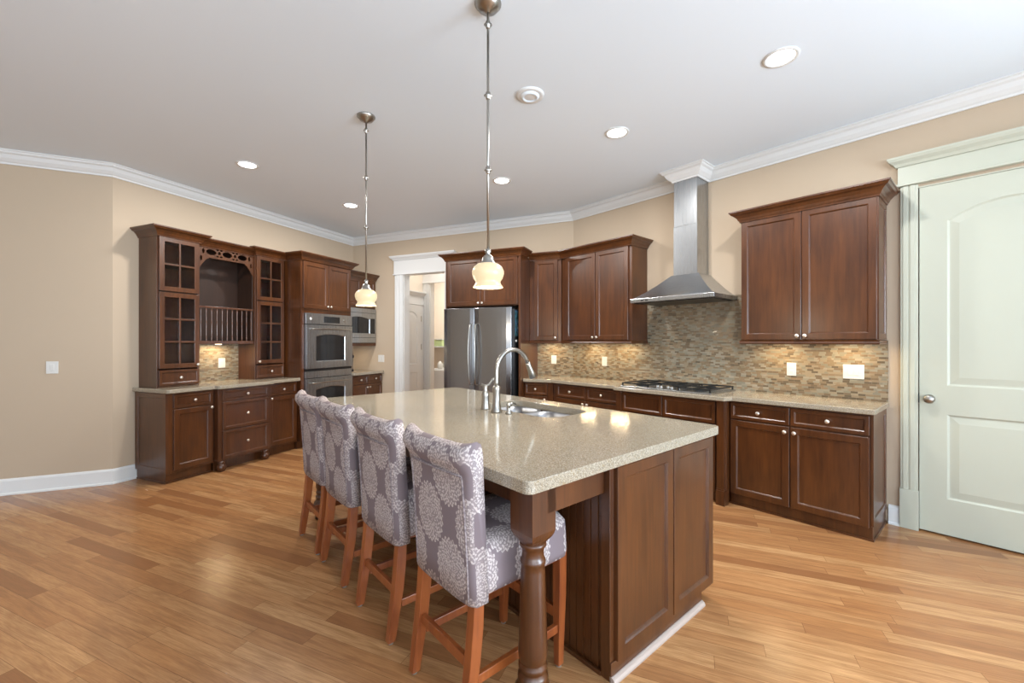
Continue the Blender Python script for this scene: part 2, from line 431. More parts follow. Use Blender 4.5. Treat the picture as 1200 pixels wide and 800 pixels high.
# cased opening in the back wall
def head_mb(mb, u0, u1, z0, z1, n=.0, t=.025):
    mb.box(u0, u1, n, n+t, z0, z1-.07)
    mb.box(u0-.012, u1+.012, n, n+t+.012, z0-.018, z0)
    pr = [(0, z1-.07), (.01, z1-.07), (.022, z1-.05), (.045, z1-.03), (.055, z1-.012), (.055, z1), (0, z1)]
    mb.sweep([(u1, n), (u1, n+t), (u0, n+t), (u0, n)], pr)
    mb.box(u0, u1, n, n+t, z1-.07, z1)
def casing_mb(mb, u0, u1, z1, n=0, plinth=.29):
    w = u1-u0
    mb.box(u0, u1, n, n+.02, plinth, z1)
    for k_ in range(2): c = u0+w*(.3+.4*k_); mb.box(c-.014, c+.014, n+.02, n+.026, plinth, z1)
    mb.box(u0-.004, u1+.004, n, n+.03, 0, plinth)
cz = MB(); casing_mb(cz, .875, OP0, OPH); casing_mb(cz, OP1, 1.93, OPH); head_mb(cz, .86, 1.945, OPH, 2.75)
cz.box(OP0-.0, OP0+.012, -.15, 0, 0, OPH); cz.box(OP1-.012, OP1, -.15, 0, 0, OPH); cz.box(OP0, OP1, -.15, 0, OPH-.012, OPH)
struct('trim_2', cz, TRIM, FC, bevel=.002)
# hall behind: left wall with a door, second cased opening, cream wall beyond
HL = .76
FH = Frame(tuple(FC.w(HL, -.15).xy), tuple(FC.w(HL, -1.0).xy))       # seen from the hall, receding
hw = MB().box(0, 1.0, -.1, 0, 0, CEIL); struct('wall_hall', hw, LAUN, FH)
struct('wall_hall_right', MB().box(2.3, 2.4, -2.6, -.15, 0, CEIL), LAUN, FC)
h2 = MB().plate([(HL, 0), (.90, 0), (.90, 2.46), (1.72, 2.46), (1.72, 0), (2.3, 0), (2.3, CEIL), (HL, CEIL)], [], -1.05, -.93)
struct('wall_hall_back', h2, LAUN, FC)
c2 = MB(); casing_mb(c2, HL+.0, .90, 2.46, -.93); casing_mb(c2, 1.72, 1.85, 2.46, -.93); head_mb(c2, HL, 1.86, 2.46, 2.69, -.93)
c2.box(.90, .912, -1.05, -.93, 0, 2.46); c2.box(1.708, 1.72, -1.05, -.93, 0, 2.46)
struct('trim_3', c2, TRIM, FC, bevel=.002)
struct('wall_laundry', MB().box(-.9, 2.4, -2.6, -2.5, 0, CEIL), LAUN, FC)
struct('wall_laundry_left', MB().box(-.6, -.5, -2.5, -1.0, 0, CEIL), LAUN, FC)
def door_panels(mb, u0, u1, z0, z1, panels, nb, nf):
    holes = [p[0] for p in panels]
    mb.plate(rect(u0, u1, z0, z1), holes, nb, nf)
    for h, f in panels: mb.rings2([(f(0), nf), (f(.012), nf-.009), (f(.02), nf-.009), (f(.055), nf-.003), (f(.06), nf-.002)])
hd = T('door_1', None, None, FH, .3, 0, kind='structure')
m_ = MB(); P1 = lambda i: rect(.22, .56, .22, .86, i); P2 = lambda i: arch(.22, .56, 1.0, 1.92, .1, i)
door_panels(m_, .12, .665, .01, 2.04, [(P1(0), P1), (P2(0), P2)], .002, .03); hd.add('slab', m_, TRIM, bevel=0)
m_ = MB()
for z in (.3, 1.3, 1.8): m_.lathe((.672, .03, z), [(.008, -.05), (.008, .05)], seg=8)
hd.add('hinge', m_, NICK, bevel=0, label='dark metal hinges')
m_ = MB(); m_.box(.67, .76, 0, .022, 0, 2.06); m_.box(.02, .11, 0, .022, 0, 2.06); head_mb(m_, .02, .76, 2.06, 2.27)
struct('trim_4', m_, TRIM, FH)

# sage green door at the right
sd = T('door_2', None, None, FD, 3.8, 0, kind='structure')
m_ = MB(); Q1 = lambda i: rect(3.481, 4.10, .267, .869, i); Q2 = lambda i: arch(3.481, 4.10, 1.075, 2.36, .105, i)
door_panels(m_, 3.338, 4.245, .012, 2.522, [(Q1(0), Q1), (Q2(0), Q2)], -.045, -.004); sd.add('slab', m_, SAGE, bevel=0)
m_ = MB(); m_.lathe((3.392, -.004, .975), [(.03, 0), (.03, .006), (.012, .012), (.011, .03), (.022, .036), (.031, .048), (.031, .058), (.022, .068), (0.001, .07)], 'n')
sd.add('door_knob', m_, NICK, bevel=0, smooth=True, label='round satin nickel door knob')
m_ = MB(); m_.box(3.326, 3.337, -.03, .004, .94, 1.01); sd.add('latch_plate', m_, IRON, bevel=0)
m_ = MB(); casing_mb(m_, 3.236, DW0, DWH+.02); casing_mb(m_, DW1, DW1+.098, DWH+.02); head_mb(m_, 3.222, DW1+.112, DWH+.04, 2.765, 0, .03)
struct('trim_5', m_, SAGE, FD, bevel=.002)
struct('trim_6', MB().box(DW0, DW1, -.15, -.06, 0, DWH).box(DW0, DW1, -.06, .002, 2.524, DWH+.002), SAGE, FD)

# ------------------------------------------------------------------ cabinet kit
knob_me = MB().lathe((0, 0, 0), [(.007, 0), (.0055, .01), (.008, .014), (.0145, .018), (.0155, .023), (.012, .028), (.001, .030)], 'n', 16).build('knob', KNOBM, smooth=True)
def front(t, name, u0, u1, z0, z1, nf, knob=None, fr=.055, th=.02, parent=None, m=CAB):
    """framed door or drawer front with a recessed panel, and its knob as a sub-part"""
    mb = MB(); R = lambda i: rect(u0, u1, z0, z1, i)
    mb.rings2([(R(0), nf-th), (R(0), nf-.002), (R(.002), nf), (R(fr-.008), nf), (R(fr-.003), nf-.004), (R(fr), nf-.010), (R(fr+.001), nf-.011)])
    mb.f.append(tuple(range(4)))
    o = t.add(name, mb, m, parent, bevel=0)
    for kp in (knob if isinstance(knob, list) else [knob] if knob else []): t.inst('knob', knob_me, kp[0], nf, kp[1], o)
    return o
def carcass(u0, u1, n0, n1, z0, z1): return MB().box(u0, u1, n0, n1, z0, z1)
def side_panel(t, u, n0, n1, z0, z1, sgn=1, fr=.05):
    """recessed end panel on a cabinet side, sgn +1 faces +u"""
    mb = MB(); th = .012
    def ring(i, d): return [(u+sgn*d, n0+i, z0+i), (u+sgn*d, n1-i, z0+i), (u+sgn*d, n1-i, z1-i), (u+sgn*d, n0+i, z1-i)]
    rr = [ring(0, 0), ring(0, th), ring(fr-.006, th), ring(fr, th-.007)]
    mb.loft(rr); t.add('end_panel', mb, CAB, bevel=0)
def crown_prof(z0): return [(0, z0-.012), (.008, z0-.012), (.010, z0), (.016, z0+.006), (.024, z0+.024), (.044, z0+.046), (.052, z0+.050), (.060, z0+.054), (.068, z0+.066), (.075, z0+.070), (.075, z0+.082), (0, z0+.082)]
def cab_crown(t, u0, u1, n0, n1, z0, left=True, right=True, out=1.0, nr=None, nl=None):
    pts = []
    if right: pts.append((u1, n0 if nr is None else nr))
    pts.append((u1, n1)); pts.append((u0, n1))
    if left: pts.append((u0, n0 if nl is None else nl))
    pr = [(o*out, z) for o, z in crown_prof(z0)]
    mb = MB().sweep(pts, pr); t.add('crown_moulding', mb, CAB, bevel=0)
def puck(t, u, n, z, power=1.0, col=(1, .74, .42)):
    mb = MB().lathe((u, n, z), [(.001, -.008), (.03, -.008), (.034, 0), (.001, 0)], seg=16)
    o = t.add('puck_light', mb, PUCK, bevel=0)
    area('puck_lamp', (u-t.org[0], -(n-t.org[1]), z-.012-t.org[2]), (0, 0, 0), .24, .03, power, col, t.o)
    return o

# ---- upper cabinet beside the sage door
NU = .33; Z0, Z1 = 1.372, 2.45
t = T('wall_cabinet', 'brown two-door wall cabinet hanging between the steel hood and the sage door', 'cabinet', FD, 2.69, NU/2, Z0)
t.add('body', carcass(2.223, 3.146, .002, NU-.02, Z0+.03, Z1), CAB)
front(t, 'door', 2.228, 2.678, Z0+.035, Z1-.005, NU, (2.655, Z0+.065)); front(t, 'door', 2.684, 3.146, Z0+.035, Z1-.005, NU, (2.708, Z0+.065))
side_panel(t, 3.146, .01, NU-.004, Z0+.035, Z1-.01)
m_ = MB().sweep([(3.152, .002), (3.152, NU-.008), (2.223, NU-.008), (2.223, .002)], [(0, Z0-.002), (.008, Z0-.002), (.012, Z0+.006), (.008, Z0+.018), (.012, Z0+.026), (0, Z0+.032)]); t.add('light_rail', m_, CAB, bevel=0)
m_ = MB().box(2.223, 3.15, .002, NU-.01, Z0+.015, Z0+.032); t.add('bottom_panel', m_, CAB)
cab_crown(t, 2.223, 3.156, .002, NU, Z1)
for u in (2.46, 2.93): puck(t, u, .16, Z0+.014, 2.6)
# ---- uppers left of the hood, and corner cabinet
t = T('wall_cabinet', 'brown two-door wall cabinet left of the hood above the tiled backsplash', 'cabinet', FD, .6, NU/2, Z0)
uA = .078; e = .0
m_ = MB().loft([[(0.0, .002, z), (uA, NU-.02, z), (1.10, NU-.02, z), (1.10, .002, z)] for z in (Z0+.03, Z1)]); t.add('body', m_, CAB)
front(t, 'door', .15, .612, Z0+.04, Z1-.01, NU, (.588, Z0+.07)); front(t, 'door', .622, 1.06, Z0+.04, Z1-.01, NU, (.646, Z0+.07))
m_ = MB().sweep([(1.10, .002), (1.10, NU-.008), (uA, NU-.008)], [(0, Z0-.002), (.008, Z0-.002), (.012, Z0+.006), (.008, Z0+.018), (.012, Z0+.026), (0, Z0+.032)]); t.add('light_rail', m_, CAB, bevel=0)
t.add('bottom_panel', MB().loft([[(0.0, .002, z), (uA, NU-.02, z), (1.10, NU-.02, z), (1.10, .002, z)] for z in (Z0+.015, Z0+.03)]), CAB)
cab_crown(t, uA, 1.10, .002, NU, Z1, left=False)
for u in (.38, .84): puck(t, u, .16, Z0+.014, 2.6)
uC = FC.len-.078
t = T('wall_cabinet', 'narrow single-door brown wall cabinet between refrigerator enclosure and corner', 'cabinet', FC, 3.5, NU/2, Z0)
m_ = MB().loft([[(3.292, .002, z), (3.292, NU-.02, z), (uC, NU-.02, z), (FC.len, .002, z)] for z in (Z0+.03, Z1)]); t.add('body', m_, CAB)
front(t, 'door', 3.36, uC-.045, Z0+.04, Z1-.01, NU, (uC-.07, Z0+.07))
m_ = MB().sweep([(uC, NU-.008), (3.292, NU-.008)], [(0, Z0-.002), (.008, Z0-.002), (.012, Z0+.006), (.008, Z0+.018), (.012, Z0+.026), (0, Z0+.032)]); t.add('light_rail', m_, CAB, bevel=0)
t.add('bottom_panel', MB().loft([[(3.292, .002, z), (3.292, NU-.02, z), (uC, NU-.02, z), (FC.len, .002, z)] for z in (Z0+.015, Z0+.03)]), CAB)
cab_crown(t, 3.292, uC, .002, NU, Z1, left=False, right=False)
puck(t, 3.53, .16, Z0+.014, 2.6)

# ---- refrigerator enclosure
NF = .63
t = T('refrigerator_enclosure', 'tall brown cabinet surround with two short doors over the refrigerator', 'cabinet', FC, 2.75, NF/2, 0)
t.add('end_panel', MB().box(3.262, 3.29, .002, NF, 0, Z1+.03), CAB); t.add('end_panel', MB().box(2.205, 2.222, .002, NF, 0, Z1+.03), CAB)
t.add('body', carcass(2.222, 3.262, .002, NF-.02, 1.85, Z1+.03), CAB)
front(t, 'door', 2.23, 2.728, 1.862, Z1+.02, NF, (2.704, 1.892)); front(t, 'door', 2.734, 3.24, 1.862, Z1+.02, NF, (2.758, 1.892))
cab_crown(t, 2.205, 3.29, .002, NF, Z1+.022, nr=.408)

# ---- refrigerator
RF = .715
t = T('refrigerator', 'stainless steel french door refrigerator under the brown enclosure', 'refrigerator', FC, 2.75, .45, 0)
t.add('case', MB().box(2.232, 3.225, .02, RF-.05, .02, 1.80), BLACK)
def fdoor(u0, u1, z0, z1):
    mb = MB(); rings = []; K = 9
    for j in range(K):
        f = j/(K-1); u = u0+(u1-u0)*f; b = .012*(1-(2*f-1)**2)+(0 if 0 < j < K-1 else -.006)
        rings.append([(u, RF-.055, z0), (u, RF+b, z0), (u, RF+b, z1), (u, RF-.055, z1)])
    return mb.loft(rings)
def handle_arc(u, n, z0, z1, bow=.05, du=0):
    pts = [(u, n-.045, z0), (u, n+.0, z0+.01)]
    for k_ in range(11):
        f = k_/10; pts.append((u+du*math.sin(PI*f), n+bow*math.sin(PI*f)**.7*.6+.012, z0+.02+(z1-z0-.04)*f))
    pts += [(u, n+.0, z1-.01), (u, n-.045, z1)]
    return MB().tube(pts, .0075, 8)
d = t.add('door', fdoor(2.228, 2.681, .66, 1.822), STEEL, smooth=False, bevel=.004); t.add('handle', handle_arc(2.645, RF+.04, .84, 1.62, du=-.006), NICK, d, bevel=0, smooth=True)
d = t.add('door', fdoor(2.687, 3.198, .66, 1.822), STEEL, bevel=.004); t.add('handle', handle_arc(2.728, RF+.04, .84, 1.62, du=.006), NICK, d, bevel=0, smooth=True)
d = t.add('freezer_drawer', fdoor(2.228, 3.198, .06, .65), STEEL, bevel=.004)
t.add('handle', MB().tube([(2.4, RF, .56), (2.4, RF+.05, .56), (2.75, RF+.065, .56), (3.1, RF+.05, .56), (3.1, RF, .56)], .01, 8), NICK, d, bevel=0, smooth=True)
t.add('top_hinge', MB().box(2.24, 2.30, RF-.12, RF-.06, 1.80, 1.83), BLACK); t.add('top_hinge', MB().box(3.13, 3.19, RF-.12, RF-.06, 1.80, 1.83), BLACK)
mg = MB().box(3.2255, 3.229, RF-.16, RF-.06, 1.46, 1.78)
PRINT = mat('magnet_print', (.1, .2, .2), .35); _n = N(PRINT)
_n.base(_n.ramp(_n.noise(_n.coord(), 22, 3), [(.35, (.01, .012, .015)), (.5, srgb(60, 105, 112)), (.62, srgb(60, 80, 130)), (.72, srgb(190, 205, 200))]))
single('magnet_sheet', mg, PRINT, FC, (3.227, RF-.11, 1.62), 'glossy teal patterned sheet stuck high on the black refrigerator side', 'magnet', bevel=0)
single('fridge_magnet', MB().lathe((3.2255, RF-.09, 1.40), [(.014, 0), (.016, .004), (.012, .008), (.001, .009)], 'u', 12), WPLAS, FC, (3.2255, RF-.09, 1.40), 'small white magnet below the teal sheet on refrigerator side', 'magnet', bevel=0)

# ---- base cabinets on the hood wall
KT = .10
NB = .53
t = T('base_cabinet', 'brown base cabinet with two drawers over two doors, beside the sage door', 'cabinet', FD, 2.68, .26, 0)
t.add('body', carcass(2.205, 3.145, .002, NB-.02, KT, ZC-.04), CAB)
t.add('kick_board', MB().box(2.205, 3.15, .002, NB-.035, 0, KT).box(2.205, 3.158, .002, NB-.025, 0, .014), CAB)
front(t, 'drawer', 2.215, 2.652, .738, .872, NB, (2.434, .805), .032); front(t, 'drawer', 2.662, 3.135, .738, .872, NB, (2.90, .805), .032)
front(t, 'door', 2.215, 2.652, KT, .724, NB, (2.625, .685)); front(t, 'door', 2.662, 3.135, KT, .724, NB, (2.690, .685))
side_panel(t, 3.145, .01, NB-.015, KT+.01, ZC-.045)
NK = .605
t = T('cooktop_cabinet', 'brown base cabinet pushed forward under the gas cooktop, with corner pilasters', 'cabinet', FD, 1.65, .3, 0)
t.add('body', carcass(1.108, 2.203, .002, NK-.02, KT, ZC-.04), CAB)
t.add('kick_board', MB().box(1.12, 2.19, .002, NK-.07, 0, KT), CAB)
front(t, 'drawer', 1.175, 1.618, .685, .872, NK, None, .035); front(t, 'drawer', 1.628, 2.118, .685, .872, NK, None, .035)
front(t, 'door', 1.175, 1.618, KT, .672, NK, (1.592, .645)); front(t, 'door', 1.628, 2.118, KT, .672, NK, (1.654, .645))
for u in (1.112, 2.138):
    mb = MB().box(u, u+.062, NK-.06, NK+.015, .135, ZC-.04).box(u-.004, u+.07, NK-.06, NK+.025, 0, .125)
    mb.box(u-.002, u+.066, NK-.06, NK+.02, .125, .14)
    t.add('pilaster', mb, CAB)
t = T('base_cabinet', 'brown base cabinet with two small drawers left of the cooktop cabinet', 'cabinet', FD, .6, .26, 0)
uD = NB*math.tan(.5*(FC.rz-FD.rz))
m_ = MB().loft([[(0, .002, z), (uD, NB-.02, z), (1.106, NB-.02, z), (1.106, .002, z)] for z in (KT, ZC-.04)]); t.add('body', m_, CAB)
t.add('kick_board', MB().box(.2, 1.106, .002, NB-.07, 0, KT), CAB)
front(t, 'drawer', .185, .632, .725, .872, NB, (.41, .80), .032); front(t, 'drawer', .642, 1.09, .725, .872, NB, (.866, .80), .032)
front(t, 'door', .185, .632, KT, .712, NB, (.606, .675)); front(t, 'door', .642, 1.09, KT, .712, NB, (.668, .675))
t = T('base_cabinet', 'narrow brown base cabinet with one drawer, right of the refrigerator', 'cabinet', FC, 3.45, .26, 0)
m_ = MB().loft([[(3.292, .002, z), (3.292, NB-.02, z), (FC.len-uD, NB-.02, z), (FC.len, .002, z)] for z in (KT, ZC-.04)]); t.add('body', m_, CAB)
t.add('kick_board', MB().box(3.292, 3.62, .002, NB-.07, 0, KT), CAB)
front(t, 'drawer', 3.305, 3.60, .725, .872, NB, (3.452, .80), .032); front(t, 'door', 3.305, 3.60, KT, .712, NB, (3.572, .675))

# ---- worktop on the hood wall: one continuous slab from the refrigerator round the corner
def to_world(F, pts): return [loc2(F, u, n) for u, n in pts]
ct = to_world(FC, [(3.294, .002), (3.294, NB+.035)])
uE = (NB+.035)*math.tan(.5*(FC.rz-FD.rz))
ct += [loc2(FD, uE, NB+.035), loc2(FD, 1.075, NB+.035), loc2(FD, 1.085, NB+.06), loc2(FD, 1.10, NK+.045), loc2(FD, 2.215, NK+.045), loc2(FD, 2.232, NB+.06), loc2(FD, 2.24, NB+.035), loc2(FD, 3.172, NB+.035), loc2(FD, 3.172, .002), loc2(FD, 0, .002)]
def slab(poly, z0, z1, holes=[]):
    mb = MB(); loops = [poly]+holes; tr = tessellate_polygon([[Vector((p[0], p[1], 0)) for p in l] for l in loops]); flat = [p for l in loops for p in l]; k_ = len(flat)
    fs = [tuple(x) for x in tr] + [tuple(i+k_ for i in reversed(x)) for x in tr]; o = 0
    for l in loops:
        for j in range(len(l)): a, b = o+j, o+(j+1) % len(l); fs.append((a, b, b+k_, a+k_))
        o += len(l)
    return mb.add([(p[0], p[1], z1) for p in flat]+[(p[0], p[1], z0) for p in flat], fs)
c0 = loc2(FD, 1.6, .3)
mb = slab(ct, ZC-.038, ZC)
single('worktop', mb, GRAN, FW, (c0[0], c0[1], ZC-.038), 'speckled stone worktop running along the hood wall from refrigerator to sage door', 'countertop', bevel=.006)

# ---- tiled backsplash (surface of the wall)
sp_ = MB().plate([(0, ZC), (3.165, ZC), (3.165, 1.40), (2.16, 1.40), (2.16, 1.84), (1.105, 1.84), (1.105, 1.40), (0, 1.40)], [], 0, .008)
struct('trim_7', sp_, TILE, FD)
struct('trim_8', MB().box(3.29, FC.len, 0, .008, ZC, 1.40), TILE, FC)

# ---- hood
t = T('range_hood', 'stainless steel chimney range hood above the gas cooktop', 'range hood', FD, 1.64, .25, 1.79)
hu0, hu1, hn = 1.205, 2.068, .50
def r4(u0, u1, n0, n1, z): return [(u0, n0, z), (u1, n0, z), (u1, n1, z), (u0, n1, z)]
mb = MB(); hc = []
for k_ in range(9):
    f = k_/8; s_ = 1-(1-f)**1.0; z = 1.828+(2.06-1.828)*(f**1.25)
    hc.append(r4(hu0+(CH0-.02-hu0)*s_, hu1+(CH1+.02-hu1)*s_, .001, hn+(CHN+.01-hn)*s_, z))
mb.loft(hc); t.add('canopy', mb, STEELH, bevel=0, smooth=False)
t.add('rim', MB().box(hu0, hu1, .001, hn+.002, 1.79, 1.83), STEELH, bevel=.003)
t.add('filter', MB().box(hu0+.03, hu1-.03, .03, hn-.03, 1.782, 1.791), BLACK)
t.add('chimney_cover', MB().box(CH0, CH1, .001, CHN, 2.05, 2.55), STEELH, bevel=.002)
t.add('chimney_cover', MB().box(CH0+.003, CH1-.003, .001, CHN-.003, 2.55, 3.03), STEELH, bevel=.002)
t.add('control_button', MB().box(1.33, 1.36, hn, hn+.004, 1.803, 1.815).box(1.38, 1.41, hn, hn+.004, 1.803, 1.815), BLACK, bevel=0)

# ---- cooktop
t = T('gas_cooktop', 'black and steel gas cooktop set in worktop under the hood', 'cooktop', FD, 1.6, .33, ZC)
t.add('tray', MB().box(1.14, 2.08, .07, .585, ZC+.001, ZC+.012), STEELH, bevel=.004)
for (u, n, r) in ((1.31, .2, .045), (1.31, .44, .055), (1.60, .22, .065), (1.91, .2, .045), (1.91, .44, .055)):
    t.add('burner', MB().lathe((u, n, ZC+.012), [(r*1.2, 0), (r*1.2, .004), (r, .008), (r, .016), (r*.8, .022), (.001, .022)]), IRON, bevel=0, smooth=False)
for (u0, u1) in ((1.155, 1.46), (1.475, 1.745), (1.76, 2.065)):
    mb = MB(); zt = ZC+.045; n1 = .575 if u0 != 1.475 else .38
    for u in (u0, u1-.012): mb.box(u, u+.012, .085, n1, zt-.012, zt)
    for n in (.085, (.085+n1)/2-.006, n1-.012): mb.box(u0, u1, n, n+.012, zt-.012, zt)
    cu = (u0+u1)/2; mb.box(cu-.005, cu+.005, .085, n1, zt-.012, zt+.003)
    for u in (u0, u1-.012):
        for n in (.085, n1-.012): mb.box(u, u+.012, n, n+.012, ZC+.012, zt)
    t.add('grate', mb, IRON, bevel=0)
for k_ in range(5):
    t.add('control_knob', MB().lathe((1.50+.055*k_, .47+.035*(k_ % 2), ZC+.012), [(.02, 0), (.021, .006), (.016, .022), (.001, .024)], seg=14), NICK, bevel=0)

# ---- outlets and switches
def wall_plate(name, label, F, u, z, w, n0, kind):
    t = T(name, label, 'outlet' if kind == 'o' else 'light switch', F, u, n0, z-.057)
    t.add('plate', MB().box(u-w/2, u+w/2, n0, n0+.006, z-.057, z+.057), WPLAS, bevel=.002)
    if kind == 'o': 
        for dz in (-.02, .02): t.add('socket', MB().box(u-.014, u+.014, n0+.006, n0+.009, z+dz-.014, z+dz+.014), WPLAS, bevel=.002); 
    else:
        k2 = max(1, round((w-.02)/.046))
        for j in range(k2):
            c = u+(j-(k2-1)/2)*.046; t.add('toggle', MB().box(c-.014, c+.014, n0+.006, n0+.010, z-.03, z+.03), WPLAS, bevel=.002)
    return t
wall_plate('wall_outlet', 'white outlet on the mosaic tiles right of the cooktop', FD, 2.523, 1.148, .072, .008, 'o')
wall_plate('light_switch', 'wide white switch plate at right end of the mosaic tiles', FD, 2.955, 1.148, .135, .008, 's')
wall_plate('wall_outlet', 'white outlet on the tiles under the two-door cabinet left of the hood', FD, .512, 1.148, .072, .008, 'o')
wall_plate('wall_outlet', 'white outlet on the tiles nearest the refrigerator enclosure', FC, 3.527, 1.148, .072, .008, 'o')
wall_plate('light_switch', 'white double switch plate between the small worktop and the doorway', FC, .59, 1.118, .12, 0, 's')
wall_plate('light_switch', 'single white switch on the bare beige wall at far left', FA, FA.len-.436, 1.148, .085, 0, 's')
wall_plate('wall_outlet', 'white outlet on the lit tiles inside the hutch', FB, 1.046, 1.135, .08, .008, 'o')

# ------------------------------------------------------------------ hutch on the back-left wall (u = distance from the left corner)
t = T('base_cabinet', 'leftmost brown hutch base cabinet with one drawer over one door', 'cabinet', FB, .41, .27, 0)
t.add('body', carcass(.184, .622, .002, .53, KT, ZC-.04), CAB)
t.add('kick_board', MB().box(.19, .622, .002, .49, 0, KT).box(.18, .622, .002, .505, 0, .016), CAB)
side_panel(t, .184, .02, .53, KT, ZC-.045, -1)
front(t, 'drawer', .235, .60, .735, .868, .55, (.42, .80), .032); front(t, 'door', .235, .60, .125, .72, .55, (.583, .70))
t = T('drawer_cabinet', 'brown three-drawer base cabinet on bun feet in the middle of the hutch', 'cabinet', FB, .93, .3, 0)
t.add('body', carcass(.624, 1.236, .002, .60, .115, ZC-.04), CAB)
t.add('kick_board', MB().box(.64, 1.22, .002, .50, 0, .115), CAB)
front(t, 'drawer', .665, 1.195, .755, .868, .62, (.93, .81), .03); front(t, 'drawer', .665, 1.195, .445, .742, .62, (.93, .594), .035); front(t, 'drawer', .665, 1.195, .135, .432, .62, (.93, .285), .035)
for u in (.675, 1.185): t.add('foot', MB().lathe((u, .575, 0), [(.026, 0), (.036, .01), (.045, .035), (.043, .06), (.034, .075), (.028, .08), (.034, .088), (.034, .115)]), CAB, bevel=0, smooth=True)
t = T('base_cabinet', 'brown hutch base cabinet with drawer and door, beside the tall oven cabinet', 'cabinet', FB, 1.44, .27, 0)
t.add('body', carcass(1.238, 1.668, .002, .53, KT, ZC-.04), CAB)
t.add('kick_board', MB().box(1.238, 1.668, .002, .48, 0, KT), CAB)
front(t, 'drawer', 1.258, 1.645, .735, .868, .55, (1.45, .80), .032); front(t, 'door', 1.258, 1.645, .125, .72, .55, (1.28, .70))
pl = [(.155, .002), (.155, .575), (.175, .595), (.59, .595), (.60, .635), (.615, .655), (1.245, .655), (1.255, .635), (1.262, .595), (1.665, .595), (1.665, .002)]
single('worktop', slab(pl, ZC-.038, ZC), GRAN, FB, (.9, .3, ZC-.038), 'pale stone worktop on the hutch base cabinets', 'countertop', bevel=.006)

def tower(label, u0, u1, zb, hinge):
    t = T('glass_door_cabinet', label, 'cabinet', FB, (u0+u1)/2, .17, zb)
    w = .018; z1 = Z1+.012; nb = NU-.022
    mb = MB().box(u0, u0+w, .002, nb, zb, z1).box(u1-w, u1, .002, nb, zb, z1)
    mb.box(u0+w, u1-w, .002, nb, z1-w, z1).box(u0+w, u1-w, .002, nb, zb, zb+w).box(u0+w, u1-w, .002, .012, zb+w, z1-w)
    mb.box(u0+w, u1-w, .012, nb, 1.115, 1.13); t.add('body', mb, CAB)
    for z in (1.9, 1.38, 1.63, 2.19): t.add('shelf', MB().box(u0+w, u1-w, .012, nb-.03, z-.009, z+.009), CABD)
    for (z0, z2, rows) in ((1.905, z1-.01, 2), (1.118, 1.892, 3)):
        f = .048; mn = .009; hs = []
        iu0, iu1, iz0, iz1 = u0+.012+f, u1-.012-f, z0+f, z2-f; cw = (iu1-iu0-2*mn)/2; rh = (iz1-iz0-2*mn*(rows-1))/rows
        for c in range(2):
            for r in range(rows):
                a = iu0+c*(cw+2*mn); b = iz0+r*(rh+2*mn); hs.append(rect(a, a+cw, b, b+rh))
        d = t.add('glass_door', MB().plate(rect(u0+.012, u1-.012, z0, z2), hs, NU-.02, NU), CAB, bevel=.002)
        t.add('pane', MB().box(iu0-.005, iu1+.005, NU-.014, NU-.011, iz0-.005, iz1+.005), GLASS, d, bevel=0)
        kz = z0+.03
        if rows == 3: t.inst('knob', knob_me, (u1-.036) if hinge < 0 else (u0+.036), NU, z0+.028, d)
    front(t, 'drawer', u0+.012, u1-.012, zb+.02, 1.10, NU, ((u0+u1)/2, zb+.095), .03)
    cab_crown(t, u0, u1 if hinge < 0 else 1.671, .002, NU, Z1+.012, right=hinge < 0, nr=.315, nl=.315 if hinge > 0 else None)
    return t
tower('left glass-door tower of the hutch standing on the pale worktop', .212, .612, ZC, -1)
tower('right glass-door tower of the hutch, against the tall oven cabinet', 1.252, 1.655, ZC, 1)
# open middle
t = T('open_shelf_unit', 'open brown hutch middle with spindle rail and pierced arched valance', 'shelf', FB, .93, .15, 1.36)
zt = Z1+.02; n1 = .28
mb = MB().box(.614, 1.25, .002, .014, 1.40, zt).box(.614, 1.25, .014, n1, zt-.03, zt).box(.614, .63, .014, n1, 1.40, zt-.03).box(1.234, 1.25, .014, n1, 1.40, zt-.03)
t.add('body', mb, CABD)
t.add('bottom_shelf', MB().box(.614, 1.25, .002, n1+.01, 1.365, 1.40), CAB)
# valance
def ell(cu, cz, a, b, seg=14): return [(cu+a*math.cos(2*PI*k_/seg), cz+b*math.sin(2*PI*k_/seg)) for k_ in range(seg)]
a0, a1, zv1 = .614, 1.25, Z1+.0
lo = []
for k_ in range(17):
    f = k_/16; u = a1-(a1-a0)*f; x = abs(2*f-1); lo.append((u, 2.325-.15*max(0, (x-.66)/.34)**1.3))
outer = [(a0, zv1), (a1, zv1)] + lo
hs = [ell(u, 2.39, .056, .032) for u in (.752, .932, 1.112)]
for u in (.842, 1.022): hs += [ell(u, 2.39, .016, .02, 8), ell(u-.020, 2.425, .016, .009, 8), ell(u+.020, 2.425, .016, .009, 8), ell(u-.020, 2.353, .016, .009, 8), ell(u+.020, 2.353, .016, .009, 8)]
hs += [ell(.668, 2.39, .014, .03, 8), ell(1.196, 2.39, .014, .03, 8), ell(.645, 2.31, .012, .03, 8), ell(1.219, 2.31, .012, .03, 8)]
t.add('valance', MB().plate(outer, hs, n1-.014, n1+.004), CAB, bevel=0, label='pierced fretwork valance')
t.add('top_rail', MB().box(.614, 1.25, n1-.012, n1+.012, 1.765, 1.785), CAB)
for k_ in range(11):
    u = .614+.636*(k_+.5)/11
    t.add('spindle', MB().lathe((u, n1, 1.40), [(.005, 0), (.008, .03), (.005, .06), (.0055, .18), (.008, .2), (.0055, .22), (.005, .31), (.008, .34), (.005, .365)], seg=8), CAB, bevel=0)
cab_crown(t, .613, 1.251, .002, .285, Z1-.005, left=False, right=False)
puck(t, .93, .13, 1.363, 3.2)
struct('trim_9', MB().box(.60, 1.262, 0, .008, ZC, 1.40), TILE, FB)

